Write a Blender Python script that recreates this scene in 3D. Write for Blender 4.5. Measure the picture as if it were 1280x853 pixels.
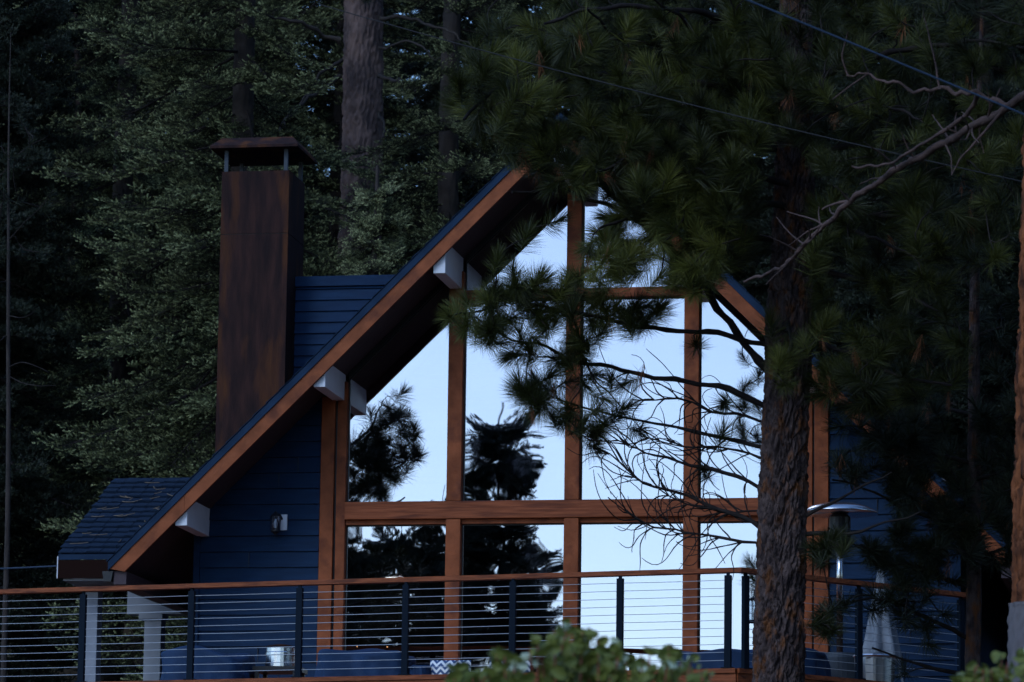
import bpy, math, random
import numpy as np
from mathutils import Vector, Matrix

# ------------------------------------------------------------------ scene, camera, light
sc = bpy.context.scene
for o in list(bpy.data.objects):
    bpy.data.objects.remove(o)
COL = sc.collection

CAM = np.array([7.6273, -45.1682, -3.7526])
YAW, PIT, ROL, FPX = .1819, .1671, .0133, 5373.3
FW = np.array([-math.sin(YAW)*math.cos(PIT), math.cos(YAW)*math.cos(PIT), math.sin(PIT)])
RT = np.array([math.cos(YAW), math.sin(YAW), 0.0])
UP = np.cross(RT, FW)
_c, _s = math.cos(ROL), math.sin(ROL)
CR, CU = _c*RT + _s*UP, -_s*RT + _c*UP

cam = bpy.data.cameras.new('camera')
cam.sensor_width = 36; cam.lens = FPX/1280*36
cam.clip_start = .5; cam.clip_end = 3000
cam.dof.use_dof = True; cam.dof.focus_distance = 42; cam.dof.aperture_fstop = 5.0
camo = bpy.data.objects.new('camera', cam); COL.objects.link(camo)
camo.matrix_world = Matrix(((CR[0], CU[0], -FW[0], CAM[0]), (CR[1], CU[1], -FW[1], CAM[1]),
                            (CR[2], CU[2], -FW[2], CAM[2]), (0, 0, 0, 1)))
sc.camera = camo

SUN_EL, SUN_AZ = math.radians(36), math.radians(208)      # azimuth from +Y clockwise
world = bpy.data.worlds.new('World'); sc.world = world; world.use_nodes = True
wn = world.node_tree; bgn = wn.nodes['Background']
sky = wn.nodes.new('ShaderNodeTexSky'); sky.sky_type = 'NISHITA'; sky.sun_disc = False
sky.sun_elevation = SUN_EL; sky.sun_rotation = SUN_AZ
sky.air_density = 1.0; sky.dust_density = .4; sky.ozone_density = 6.0
wn.links.new(sky.outputs[0], bgn.inputs[0]); bgn.inputs[1].default_value = .15

sun = bpy.data.lights.new('sun', 'SUN'); sun.energy = .6; sun.angle = math.radians(20); sun.color = (.72, .86, 1)
suno = bpy.data.objects.new('sun', sun); COL.objects.link(suno)
_d = Vector((math.sin(SUN_AZ)*math.cos(SUN_EL), math.cos(SUN_AZ)*math.cos(SUN_EL), math.sin(SUN_EL)))
suno.rotation_euler = _d.to_track_quat('Z', 'Y').to_euler()
suno.location = (0, -60, 60)

sc.view_settings.view_transform = 'Standard'; sc.view_settings.look = 'None'
sc.view_settings.exposure = .8; sc.view_settings.gamma = 1

# ------------------------------------------------------------------ pixel helpers (photo pixels 1280x853)
def ray(x, y):
    a, b = (x-640)/FPX, (426.5-y)/FPX
    return FW + a*CR + b*CU
def atY(x, y, Y): d = ray(x, y); return CAM + d*(Y-CAM[1])/d[1]
def atZ(x, y, Z): d = ray(x, y); return CAM + d*(Z-CAM[2])/d[2]
def atD(x, y, D): return CAM + ray(x, y)*D
def proj(X):
    d = np.asarray(X, float)-CAM; z = d@FW
    return np.array([640+FPX*(d@CR)/z, 426.5-FPX*(d@CU)/z])

# ------------------------------------------------------------------ materials
def mat(name, col, rough=.7, var=None, scale=6, stretch=(1, 1, 1), bump=0, bscale=None, metal=0, spec=.3, detail=6, lo=.35, hi=.65, coord='Object', attr=None, third=None, tscale=2, translucent=0):
    m = bpy.data.materials.new(name); m.use_nodes = True
    nt = m.node_tree; N = nt.nodes; L = nt.links; p = N['Principled BSDF']
    p.inputs['Base Color'].default_value = (*col, 1); p.inputs['Roughness'].default_value = rough
    p.inputs['Metallic'].default_value = metal; p.inputs['Specular IOR Level'].default_value = spec
    src = None
    if var or bump:
        tc = N.new('ShaderNodeTexCoord'); mp = N.new('ShaderNodeMapping'); mp.inputs['Scale'].default_value = stretch
        L.new(tc.outputs[coord], mp.inputs['Vector'])
    if var and not attr:
        nz = N.new('ShaderNodeTexNoise'); nz.inputs['Scale'].default_value = scale; nz.inputs['Detail'].default_value = detail
        L.new(mp.outputs[0], nz.inputs['Vector'])
        rp = N.new('ShaderNodeValToRGB'); rp.color_ramp.elements[0].position = lo; rp.color_ramp.elements[1].position = hi
        rp.color_ramp.elements[0].color = (*col, 1); rp.color_ramp.elements[1].color = (*var, 1)
        L.new(nz.outputs['Fac'], rp.inputs[0]); src = rp.outputs[0]
    if attr:
        at = N.new('ShaderNodeAttribute'); at.attribute_name = attr
        rp = N.new('ShaderNodeValToRGB'); cr = rp.color_ramp
        cols = [col] + list(var)
        cr.elements[0].position = 0; cr.elements[0].color = (*cols[0], 1)
        cr.elements[1].position = 1; cr.elements[1].color = (*cols[-1], 1)
        for i, c in enumerate(cols[1:-1]):
            e = cr.elements.new((i+1)/(len(cols)-1)); e.color = (*c, 1)
        L.new(at.outputs['Fac'], rp.inputs[0]); src = rp.outputs[0]
    if third:
        nz2 = N.new('ShaderNodeTexNoise'); nz2.inputs['Scale'].default_value = tscale; nz2.inputs['Detail'].default_value = 4
        L.new(mp.outputs[0], nz2.inputs['Vector'])
        mr = N.new('ShaderNodeMapRange'); mr.inputs[1].default_value = .52; mr.inputs[2].default_value = .68
        L.new(nz2.outputs['Fac'], mr.inputs[0])
        mx = N.new('ShaderNodeMix'); mx.data_type = 'RGBA'; mx.inputs['B'].default_value = (*third, 1)
        L.new(mr.outputs[0], mx.inputs['Factor']); L.new(src, mx.inputs['A']); src = mx.outputs['Result']
    if src: L.new(src, p.inputs['Base Color'])
    if bump:
        nb = N.new('ShaderNodeTexNoise'); nb.inputs['Scale'].default_value = bscale or scale*3; nb.inputs['Detail'].default_value = 5
        L.new(mp.outputs[0], nb.inputs['Vector'])
        bp = N.new('ShaderNodeBump'); bp.inputs['Strength'].default_value = bump; bp.inputs['Distance'].default_value = .02
        L.new(nb.outputs['Fac'], bp.inputs['Height']); L.new(bp.outputs[0], p.inputs['Normal'])
    if translucent:
        tr = N.new('ShaderNodeBsdfTranslucent'); ms = N.new('ShaderNodeMixShader'); ms.inputs[0].default_value = translucent
        if src: L.new(src, tr.inputs['Color'])
        else: tr.inputs['Color'].default_value = (*col, 1)
        L.new(p.outputs[0], ms.inputs[1]); L.new(tr.outputs[0], ms.inputs[2]); L.new(ms.outputs[0], N['Material Output'].inputs[0])
    return m

M = {}
M['siding'] = mat('blue_siding', (.0035, .0165, .047), .65, (.0055, .024, .064), 3, (1, 1, 8), .25, 30, spec=.12)
M['wood'] = mat('stained_cedar', (.155, .041, .014), .6, (.25, .070, .026), 5, (1, 1, 1), .25, 26, third=(.10, .026, .012), tscale=3.5, spec=.15)
M['woodx'] = mat('stained_cedar_grain', (.15, .040, .015), .6, (.25, .070, .028), 7, (.35, 3, 6), .25, 18, third=(.09, .024, .012), tscale=4, spec=.15)
M['soffit'] = mat('soffit_boards', (.038, .026, .034), .7, (.052, .035, .044), 3, (1, 6, 1), .2, 20)
M['shadewhite'] = mat('shaded_white_paint', (.16, .18, .22), .6, (.22, .24, .28), 3)  # white paint with the porch shade put into its colour
M['white'] = mat('white_paint', (.60, .63, .70), .5, (.50, .53, .60), 2.5, (1, 1, 1), .1, 30)
M['shingle'] = mat('asphalt_shingle', (.006, .014, .030), .9, (.014, .028, .056), 8, (1, 1, 1), .6, 140, spec=.1)
M['roofedge'] = mat('blue_drip_edge', (.006, .018, .042), .7, (.011, .028, .062), 4, spec=.1)
M['rust'] = mat('rusted_steel', (.012, .007, .008), .8, (.034, .015, .013), 5, (2.5, 2.5, .5), .35, 30, third=(.075, .027, .011), tscale=1.7, spec=.1, lo=.3, hi=.7)
M['black'] = mat('black_metal', (.012, .014, .018), .4)
M['railmetal'] = mat('dark_rail_metal', (.003, .008, .017), .6, spec=.06)
M['cable'] = mat('steel_cable', (.40, .43, .49), .35, metal=.3)
M['deck'] = mat('deck_board', (.22, .07, .035), .6, (.30, .10, .05), 5, (6, .4, 1), .2, 20)
M['cover'] = mat('blue_canvas_cover', (.004, .022, .068), .75, (.007, .032, .092), 5, bump=.5, bscale=9)
M['chrome'] = mat('brushed_steel', (.55, .57, .60), .25, metal=1)
M['steel'] = mat('dull_steel', (.025, .035, .05), .6, metal=.2)
M['greycloth'] = mat('silver_grey_cloth', (.10, .125, .165), .7, (.19, .22, .27), 6, bump=.4, bscale=12)
M['interior'] = mat('interior_plaster', (.16, .16, .17), .8)
M['floor_in'] = mat('interior_floor', (.10, .07, .05), .5)
M['ground'] = mat('forest_floor', (.025, .020, .014), .95, (.05, .036, .022), .8, bump=.8, bscale=5, detail=10)
M['bark'] = mat('pine_bark', (.026, .019, .021), .95, (.090, .064, .062), 16, (1, 1, .5), .9, 60, third=(.115, .046, .020), tscale=11, spec=.1)
M['barkdark'] = mat('shaded_bark', (.022, .018, .017), .95, (.035, .028, .026), 5)
M['barkback'] = mat('grey_bark', (.040, .029, .031), .9, (.13, .086, .078), 5, (1, 1, .4), .7, 25)
M['barkred'] = mat('orange_bark', (.045, .020, .014), .95, (.21, .072, .030), 14, (1, 1, .25), .9, 40, spec=.1)
M['twig'] = mat('dark_twig', (.013, .011, .012), .9, (.026, .021, .020), 9, spec=.1)
M['palebranch'] = mat('bare_branch_bark', (.034, .021, .020), .9, (.085, .052, .047), 7, bump=.5, bscale=50)
M['greytwig'] = mat('dead_grey_twig', (.10, .10, .11), .85, (.16, .16, .17), 6)
M['needle'] = mat('pine_needle', (.009, .012, .003), .5, [(.026, .032, .006), (.066, .074, .015), (.135, .140, .028)], attr='tint', translucent=.25)
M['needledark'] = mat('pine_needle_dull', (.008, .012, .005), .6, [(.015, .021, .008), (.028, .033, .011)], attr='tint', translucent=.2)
M['dryneedle'] = mat('dry_needle', (.16, .055, .022), .7, [(.22, .085, .035)], attr='tint')
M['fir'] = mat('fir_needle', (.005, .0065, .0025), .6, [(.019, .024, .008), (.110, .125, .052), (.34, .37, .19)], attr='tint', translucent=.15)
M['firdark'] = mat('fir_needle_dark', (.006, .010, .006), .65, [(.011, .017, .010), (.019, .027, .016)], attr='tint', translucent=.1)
M['leaf'] = mat('manzanita_leaf', (.085, .105, .02), .5, (.16, .18, .04), 9, translucent=.2)
M['leafpale'] = mat('manzanita_leaf_pale', (.30, .36, .26), .4, (.38, .44, .33), 9)
M['redstem'] = mat('red_stem', (.22, .06, .04), .6)
M['stump'] = mat('grey_weathered_wood', (.075, .07, .08), .9, (.12, .11, .12), 5, (1, 1, .3), .5, 25)
M['wirepale'] = mat('cable_sheath_pale', (.018, .032, .058), .4)
M['wiredark'] = mat('cable_sheath_black', (.012, .012, .014), .5)
def emis(name, col, s):
    m = bpy.data.materials.new(name); m.use_nodes = True; p = m.node_tree.nodes['Principled BSDF']
    p.inputs['Base Color'].default_value = (*col, 1); p.inputs['Emission Color'].default_value = (*col, 1); p.inputs['Emission Strength'].default_value = s
    return m
M['lamp'] = emis('downlight_lens', (1, .93, .85), 9.0)
M['fairy'] = emis('fairy_bulb', (1, .42, .15), 9)
def glassmat(name, refl, tint, rough=0.0, wob=.0):
    m = bpy.data.materials.new(name); m.use_nodes = True; nt = m.node_tree; N = nt.nodes; L = nt.links
    N.remove(N['Principled BSDF'])
    tr = N.new('ShaderNodeBsdfTransparent'); tr.inputs[0].default_value = (*tint, 1)
    gl = N.new('ShaderNodeBsdfGlossy'); gl.inputs['Roughness'].default_value = rough; gl.inputs['Color'].default_value = (1, .955, 1, 1)
    lw = N.new('ShaderNodeFresnel'); lw.inputs['IOR'].default_value = 1.5
    ad = N.new('ShaderNodeMath'); ad.operation = 'ADD'; ad.inputs[1].default_value = refl-.04; ad.use_clamp = True
    L.new(lw.outputs[0], ad.inputs[0])
    mx = N.new('ShaderNodeMixShader'); L.new(ad.outputs[0], mx.inputs[0]); L.new(tr.outputs[0], mx.inputs[1]); L.new(gl.outputs[0], mx.inputs[2])
    if wob:
        tc = N.new('ShaderNodeTexCoord'); nz = N.new('ShaderNodeTexNoise'); nz.inputs['Scale'].default_value = 1.1; nz.inputs['Detail'].default_value = 1.5
        bp = N.new('ShaderNodeBump'); bp.inputs['Strength'].default_value = 1; bp.inputs['Distance'].default_value = wob
        L.new(tc.outputs['Object'], nz.inputs['Vector']); L.new(nz.outputs['Fac'], bp.inputs['Height']); L.new(bp.outputs[0], gl.inputs['Normal'])
    L.new(mx.outputs[0], N['Material Output'].inputs[0])
    return m
M['glass'] = glassmat('coated_window_glass', .40, (.42, .45, .48), 0.0, .0026)
M['clearglass'] = glassmat('lamp_glass', .12, (.8, .85, .9), .05)

# ------------------------------------------------------------------ mesh helpers
class MB:
    def __init__(s): s.v = []; s.f = []; s.n = 0
    def add(s, v, f):
        v = [tuple(map(float, p)) for p in v]; s.f += [tuple(i+s.n for i in q) for q in f]; s.v += v; s.n += len(v); return s
    def box(s, x0, x1, y0, y1, z0, z1):
        return s.add([(x0, y0, z0), (x1, y0, z0), (x1, y1, z0), (x0, y1, z0), (x0, y0, z1), (x1, y0, z1), (x1, y1, z1), (x0, y1, z1)],
                     [(0, 3, 2, 1), (4, 5, 6, 7), (0, 1, 5, 4), (1, 2, 6, 5), (2, 3, 7, 6), (3, 0, 4, 7)])
    def prism(s, poly, y0, y1):             # polygon in XZ (counter-clockwise seen from -Y), extruded along Y
        n = len(poly)
        v = [(x, y0, z) for x, z in poly] + [(x, y1, z) for x, z in poly]
        f = [tuple(range(n)), tuple(range(2*n-1, n-1, -1))]
        f += [(i, i+n, (i+1) % n+n, (i+1) % n) for i in range(n)]
        return s.add(v, f)
    def prismz(s, poly, z0, z1):            # polygon in XY (ccw from above), extruded along Z
        n = len(poly)
        v = [(x, y, z0) for x, y in poly] + [(x, y, z1) for x, y in poly]
        f = [tuple(range(n-1, -1, -1)), tuple(range(n, 2*n))]
        f += [(i, (i+1) % n, (i+1) % n+n, i+n) for i in range(n)]
        return s.add(v, f)
    def tube(s, path, rad, k=6, cap=True):
        v, f = tube_np(path, rad, k)
        f = [tuple(q) for q in f.tolist()]
        if cap:
            f.append(tuple(range(k-1, -1, -1))); m = len(v); f.append(tuple(range(m-k, m)))
        return s.add(v.tolist(), f)
    def lathe(s, prof, c=(0, 0, 0), k=20, cap=True):
        v = []; f = []
        for r, z in prof:
            for i in range(k):
                a = 2*math.pi*i/k; v.append((c[0]+r*math.cos(a), c[1]+r*math.sin(a), c[2]+z))
        for j in range(len(prof)-1):
            for i in range(k):
                f.append((j*k+i, j*k+(i+1) % k, (j+1)*k+(i+1) % k, (j+1)*k+i))
        if cap:
            f.append(tuple(range(k-1, -1, -1))); m = (len(prof)-1)*k; f.append(tuple(range(m, m+k)))
        return s.add(v, f)
    def mesh(s, name, m):
        me = bpy.data.meshes.new(name); me.from_pydata(s.v, [], s.f); me.update()
        if m: me.materials.append(M[m] if isinstance(m, str) else m)
        return me
    def build(s, name, m, parent=None, smooth=False, bevel=0):
        o = bpy.data.objects.new(name, s.mesh(name, m)); COL.objects.link(o); o.parent = parent
        if smooth: o.data.shade_smooth()
        if bevel:
            b = o.modifiers.new('bevel', 'BEVEL'); b.width = bevel; b.segments = 2; b.limit_method = 'ANGLE'
        return o

def tube_np(path, rad, k):
    P = np.asarray(path, float); n = len(P); R = np.broadcast_to(np.asarray(rad, float), (n,))
    T = np.gradient(P, axis=0); T /= np.linalg.norm(T, axis=1)[:, None]+1e-9
    ref = np.array([0, 0, 1.]) if abs(T[:, 2]).mean() < .8 else np.array([1., 0, 0])
    A = np.cross(T, ref); A /= np.linalg.norm(A, axis=1)[:, None]+1e-9; B = np.cross(A, T)
    a = np.arange(k)*2*math.pi/k
    V = P[:, None]+R[:, None, None]*(np.cos(a)[None, :, None]*A[:, None]+np.sin(a)[None, :, None]*B[:, None])
    i = np.arange(n-1)[:, None]*k; j = np.arange(k)[None]; j2 = (j+1) % k
    F = np.stack([i+j, i+k+j, i+k+j2, i+j2], -1).reshape(-1, 4)
    return V.reshape(-1, 3), F

def mesh_np(name, V, F, m, tint=None, smooth=False):
    V = np.ascontiguousarray(V, np.float32); F = np.ascontiguousarray(F, np.int32)
    k = F.shape[1]; me = bpy.data.meshes.new(name)
    me.vertices.add(len(V)); me.vertices.foreach_set('co', V.ravel())
    me.loops.add(F.size); me.loops.foreach_set('vertex_index', F.ravel())
    me.polygons.add(len(F)); me.polygons.foreach_set('loop_start', np.arange(0, F.size, k, dtype=np.int32))
    if tint is not None:
        at = me.attributes.new('tint', 'FLOAT', 'POINT'); at.data.foreach_set('value', np.ascontiguousarray(tint, np.float32))
    me.update(calc_edges=True)
    me.materials.append(M[m])
    if smooth: me.shade_smooth()
    return me
def link(name, me, parent=None, loc=(0, 0, 0)):
    o = bpy.data.objects.new(name, me); COL.objects.link(o); o.parent = parent; o.location = loc; return o
def thing(name, label, cat, loc=(0, 0, 0), group=None):
    o = bpy.data.objects.new(name, None); COL.objects.link(o); o.location = loc; o.empty_display_size = .2
    return tag(o, label, cat, group)
def tag(o, label, cat, group=None):
    o['label'] = label; o['category'] = cat
    if group: o['group'] = group
    return o
def stuff(o): o['kind'] = 'stuff'; return o
def vnoise(P, seed=0):                       # cheap smooth value noise, P (...,3)
    P = np.asarray(P, float); I = np.floor(P).astype(np.int64); Fr = P-I; Fr = Fr*Fr*(3-2*Fr); out = 0
    for dx in (0, 1):
        for dy in (0, 1):
            for dz in (0, 1):
                h = (I[..., 0]+dx)*374761393+(I[..., 1]+dy)*668265263+(I[..., 2]+dz)*2147483647+seed*974711
                h = (h ^ (h >> 13))*1274126177; h = (h ^ (h >> 16)) & 0xffff
                w = (Fr[..., 0] if dx else 1-Fr[..., 0])*(Fr[..., 1] if dy else 1-Fr[..., 1])*(Fr[..., 2] if dz else 1-Fr[..., 2])
                out = out+w*h/65535.
    return out

# ------------------------------------------------------------------ ground
def ground_z(X, Y):
    X = np.asarray(X, float); Y = np.asarray(Y, float)
    z = np.interp(Y, [-600, -150, -60, -45, -25, -8, 0, 10, 16, 60, 110, 200, 700], [-14, -12, -7.2, -5.4, -4.0, -2.9, -2.2, -.9, .3, 15, 29, 42, 50])
    z = z+(vnoise(np.stack([X*.11, Y*.11, X*0], -1), 3)-.5)*1.2*np.clip((np.hypot(X, Y-3)-7)/12, .15, 1)
    return z
def make_ground():
    t = np.linspace(-1, 1, 190); g = np.sign(t)*(np.abs(t)*60+np.abs(t)**5*640)
    X, Y = np.meshgrid(g, g, indexing='ij'); Z = ground_z(X, Y); n = len(g)
    i = (np.arange(n-1)[:, None]*n+np.arange(n-1)[None]).ravel()
    F = np.stack([i, i+n, i+n+1, i+1], -1)
    o = link('ground', mesh_np('ground', np.stack([X, Y, Z], -1).reshape(-1, 3), F, 'ground', smooth=True)); o['kind'] = 'structure'
make_ground()
def gz(x, y): return float(ground_z(np.array([x]), np.array([y]))[0])

# ------------------------------------------------------------------ house
RZ, TP = 6.275, .986           # roof top ridge height at the rake, slope
def roof(x): return RZ-TP*abs(x)
DECK = .14                      # roof build-up (vertical)
def soff(x): return RZ-DECK-TP*abs(x)
YF, YB = -1.0, 9.0
WX = 4.15
house = thing('house', 'dark blue A-frame cabin with tall gridded gable windows and cedar trim', 'house', (0, 0, 0))

# siding boards, front gable wall, each board its own piece
def siding(x0, x1, ybase, z0, z1, ex, clip, parent, name='siding_board', dy=-1):
    z = z0
    while z < z1:
        zt = min(z+ex, z1); a0, a1 = x0, x1; b0, b1 = x0, x1
        if clip:
            lim0 = (RZ-DECK+.03-z)/TP; lim1 = (RZ-DECK+.03-zt)/TP
            a0, a1 = max(a0, -lim0), min(a1, lim0); b0, b1 = max(b0, -lim1), min(b1, lim1)
            if a1-a0 < .05: break
            if b1-b0 < .01: b0 = b1 = (max(x0, -lim1) if x0 < 0 else min(x1, lim1)); b1 = b0+.01
        m = MB(); lo, hi, g = .034, .012, .006
        v = [(a0, ybase-lo, z+g), (a1, ybase-lo, z+g), (b1, ybase-hi, zt+.002), (b0, ybase-hi, zt+.002),
             (a0, ybase, z+g), (a1, ybase, z+g), (b1, ybase, zt+.002), (b0, ybase, zt+.002)]
        m.add(v, [(0, 1, 2, 3), (7, 6, 5, 4), (0, 4, 5, 1), (1, 5, 6, 2), (2, 6, 7, 3), (3, 7, 4, 0)])
        m.build(name, 'siding', parent); z += ex
        if clip and random.random() < .35 and a1-a0 > .8:
            xj = random.uniform(a0+.5, a1-.2); MB().box(xj-.0025, xj+.0025, ybase-.0355, ybase-.02, z-ex+.008, z-.004).build('butt_joint', 'black', parent)
siding(-WX, -2.775, 0, -.35, 3.6, .172, True, house)
siding(2.775, WX, 0, -.35, 3.6, .172, True, house)
# wall core behind the boards
for s in (-1, 1):
    xs = sorted((s*(WX-.01), s*2.6)); zz = [soff(x)+.02 for x in xs]
    MB().prism([(xs[0], -.6), (xs[1], -.6), (xs[1], zz[1]), (xs[0], zz[0])], .003, .12).build('wall', 'black', house)
for s in (-1, 1):
    MB().box(min(s*WX, s*(WX-.14)), max(s*WX, s*(WX-.14)), .13, 8.5, -1.8, soff(WX)+.05).build('side_wall', 'siding', house)
    x0, x1 = sorted((s*(WX-.055), s*(WX+.012)))
    MB().box(x0, x1, -.052, .12, -.5, soff(WX)+.02).build('corner_board', 'siding', house)
MB().prism([(-WX+.15, -1.8), (WX-.15, -1.8), (WX-.15, soff(WX)), (0, RZ-.2), (-WX+.15, soff(WX))], 8.3, 8.5).build('back_wall', 'siding', house)
MB().box(-WX+.02, WX-.02, .14, 8.29, -2.6, -.05).build('foundation', 'interior', house)

# window wall
def wood_box(name, x0, x1, y0, y1, z0, z1, m='wood'):
    return MB().box(x0, x1, y0, y1, z0, z1).build(name, m, house, bevel=.006)
for s in (-1, 1):
    def sb(n, a, bb, y0, y1, z0, z1):
        x0, x1 = sorted((s*a, s*bb)); return wood_box(n, x0, x1, y0, y1, z0, z1)
    sb('corner_post', 2.765, 2.615, -.06, .10, -.05, soff(2.765)-.005)
    sb('window_jamb', 2.592, 2.487, -.035, .10, -.05, soff(2.592)-.005)
    x0, x1 = sorted((s*2.614, s*2.593)); MB().box(x0, x1, .03, .09, -.05, soff(2.614)-.01).build('joint_strip', 'black', house)
for k in (-1, 0, 1):
    zt = soff(k*1.29+.08*(1 if k >= 0 else -1))-.02 if k else soff(.08)-.005
    for z0, z1 in ((-.05, 2.052), (2.248, zt)):
        wood_box('mullion', k*1.29-.08, k*1.29+.08, -.055, .10, z0, z1)
wood_box('cross_beam', -2.486, 2.486, -.068, .10, 2.055, 2.245, 'woodx')
wood_box('cross_beam', -1.209, -.081, -.045, .10, 4.452, 4.555, 'woodx')
wood_box('cross_beam', .081, 1.209, -.045, .10, 4.452, 4.555, 'woodx')
for x0, x1 in ((-2.486, -1.371), (-1.209, -.081), (.081, 1.209), (1.371, 2.486)):
    MB().box(x0, x1, .0, .10, -.05, .06).build('window_sill', 'wood', house)
    MB().box(x0, x1, -.01, .095, 2.005, 2.054).build('window_head', 'wood', house)
# panes, each a thin slab with dark gasket
def pane(poly):
    m = MB(); m.prism(poly, .056, .064); o = m.build('window_pane', 'glass', house)
    n = len(poly); P = np.array(poly); c = P.mean(0)
    g = MB()
    for i in range(n):
        a, bq = P[i], P[(i+1) % n]; d = bq-a; ln = np.linalg.norm(d)
        if ln < .05: continue
        nn = np.array([-d[1], d[0]])/ln
        if nn@(c-a) < 0: nn = -nn
        q = [a, bq, bq+nn*.014, a+nn*.014]
        if np.cross(q[1]-q[0], q[2]-q[1]) < 0: q = q[::-1]
        g.prism([tuple(t) for t in q], .048-.0004*i, .0555)
    g.build('gasket', 'black', o)
TRIM = .07
def top(x): return soff(x)-TRIM
for s in (-1, 1):
    f = lambda pts: [(s*x, z) for x, z in pts] if s > 0 else [(s*x, z) for x, z in pts][::-1]
    lo = (.081, 1.209); hi = (1.371, 2.486)
    pane(f([(lo[0], .061), (lo[1], .061), (lo[1], 2.004), (lo[0], 2.004)]))
    pane(f([(hi[0], .061), (hi[1], .061), (hi[1], 2.004), (hi[0], 2.004)]))
    pane(f([(lo[0], 2.247), (lo[1], 2.247), (lo[1], 4.450), (lo[0], 4.450)]))
    pane(f([(hi[0], 2.247), (hi[1], 2.247), (hi[1], top(hi[1])), (hi[0], top(hi[0]))]))
    pane(f([(lo[0], 4.557), (lo[1], 4.557), (lo[1], top(lo[1])), (lo[0], top(lo[0]))]))
    # rake trim under the soffit, above the glass
    for a, c in (lo, hi):
        q = f([(a, top(a)+.001), (c, top(c)+.001), (c, soff(c)+.01), (a, soff(a)+.01)])
        MB().prism(q, .02, .098).build('rake_trim', 'black', house)

# roof
EX = 4.84
roofo = MB().prism([(-EX, roof(EX)), (-EX, roof(EX)-.095), (0, RZ-.095), (EX, roof(EX)-.095), (EX, roof(EX)), (0, RZ)], YF-.05, YB).build('roof', 'roofedge', house)
for s in (-1, 1):
    q = [(0, RZ-.0955), (s*(EX-.05), roof(EX-.05)-.0955), (s*(EX-.05), soff(EX-.05)), (0, soff(0))]
    if s > 0: q = q[::-1]
    MB().prism(q, YF+.005, YB-.05).build('soffit', 'soffit', roofo)
    # shingle courses on the slope
    m = MB(); nc = 34; L = EX*math.sqrt(1+TP*TP)
    nx, nz = s*TP/math.sqrt(1+TP*TP), 1/math.sqrt(1+TP*TP); ux, uz = s/math.sqrt(1+TP*TP), -TP/math.sqrt(1+TP*TP)
    for i in range(nc):
        d0, d1 = L*i/nc, L*(i+1)/nc+.012
        pts = []
        for d, h in ((d0, .004), (d1, .016), (d1, .006), (d0, .001)):
            pts.append((ux*d+nx*h, RZ+uz*d+nz*h))
        if s > 0: pts = pts[::-1]
        m.prism(pts, YF-.06, YB+.01)
    stuff(m.build('shingle_courses', 'shingle', roofo))
    # rake fascia, two boards end to end with a scarf joint
    def seg(xa, xb, cut=False):
        w = .185; z0 = lambda x: RZ-.097-TP*x
        if cut: q = [(s*xa, z0(xa)), (s*xb, z0(xb)), (s*(xb-.16), z0(xb)-.03), (s*xa, z0(xa)-w)]
        else: q = [(s*xa, z0(xa)), (s*xb, z0(xb)), (s*xb, z0(xb)-w), (s*xa, z0(xa)-w)]
        if s > 0: q = q[::-1]
        MB().prism(q, YF-.035, YF+.004).build('rake_fascia', 'wood', roofo)
        MB().prism([(x_, z_+.004) for x_, z_ in q], YF+.0045, YF+.02).build('added_dark_backing', 'soffit', roofo)  # dark board added so the fascia's back reflects dark in the glass
    seg(.0, 4.02); seg(4.023, 4.82, True)
    # purlins
    for X, zb, hgt in ((1.234, 4.573, .40), (2.52, 3.365, .40), (4.0, 1.89, .40)):
        xa, xb = X, X+.13
        q = [(s*xa, zb), (s*xb, zb), (s*xb, soff(xb)+.01), (s*xa, soff(xa)+.01)]
        if s < 0: q = q[::-1]
        MB().prism(q, YF+.021, .02).build('purlin', 'white', roofo, bevel=.004)
    # gutter at the eave
    x0, x1 = sorted((s*(EX-.05), s*(EX+.07))); ze = roof(EX)-.10
    MB().prism([(x0, ze), (x0+.02, ze-.11), (x1-.02, ze-.11), (x1, ze)], YF-.02, YB-.1).build('gutter', 'black', roofo)
    x0, x1 = sorted((s*(EX-.19), s*(EX-.051)))
    MB().box(x0, x1, YF+.01, YB-.1, roof(EX)-.24, roof(EX)-.10).build('eave_fascia', 'soffit', roofo)
MB().box(-.07, .07, YF+.006, .04, soff(0)-.45, soff(0)-.05).build('ridge_beam', 'white', roofo, bevel=.004)
MB().prism([(-.085, RZ-.36), (.085, RZ-.36), (.085, RZ-.13), (0, RZ-.1), (-.085, RZ-.13)], YF-.055, YF-.036).build('ridge_block', 'wood', roofo)

# dormer behind the rake
DYF = 1.95; pA = atY(363.5, 347, DYF); pB = atY(490, 347, DYF); DZ = float(pA[2])
dm = MB().box(float(pA[0])+.002, .4, DYF+.003, 5.2, 2.3, DZ-.12).build('dormer', 'siding', house)
siding(float(pA[0]), 0.4, DYF, 2.4, DZ-.12, .128, False, dm)
MB().box(float(pA[0])-.02, .4, DYF-.05, DYF+.3, DZ-.115, DZ).build('dormer_trim', 'siding', dm)
MB().box(float(pA[0])-.03, .4, DYF+.301, 5.3, DZ-.118, DZ-.01).build('dormer_roof', 'shingle', dm)

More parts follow.
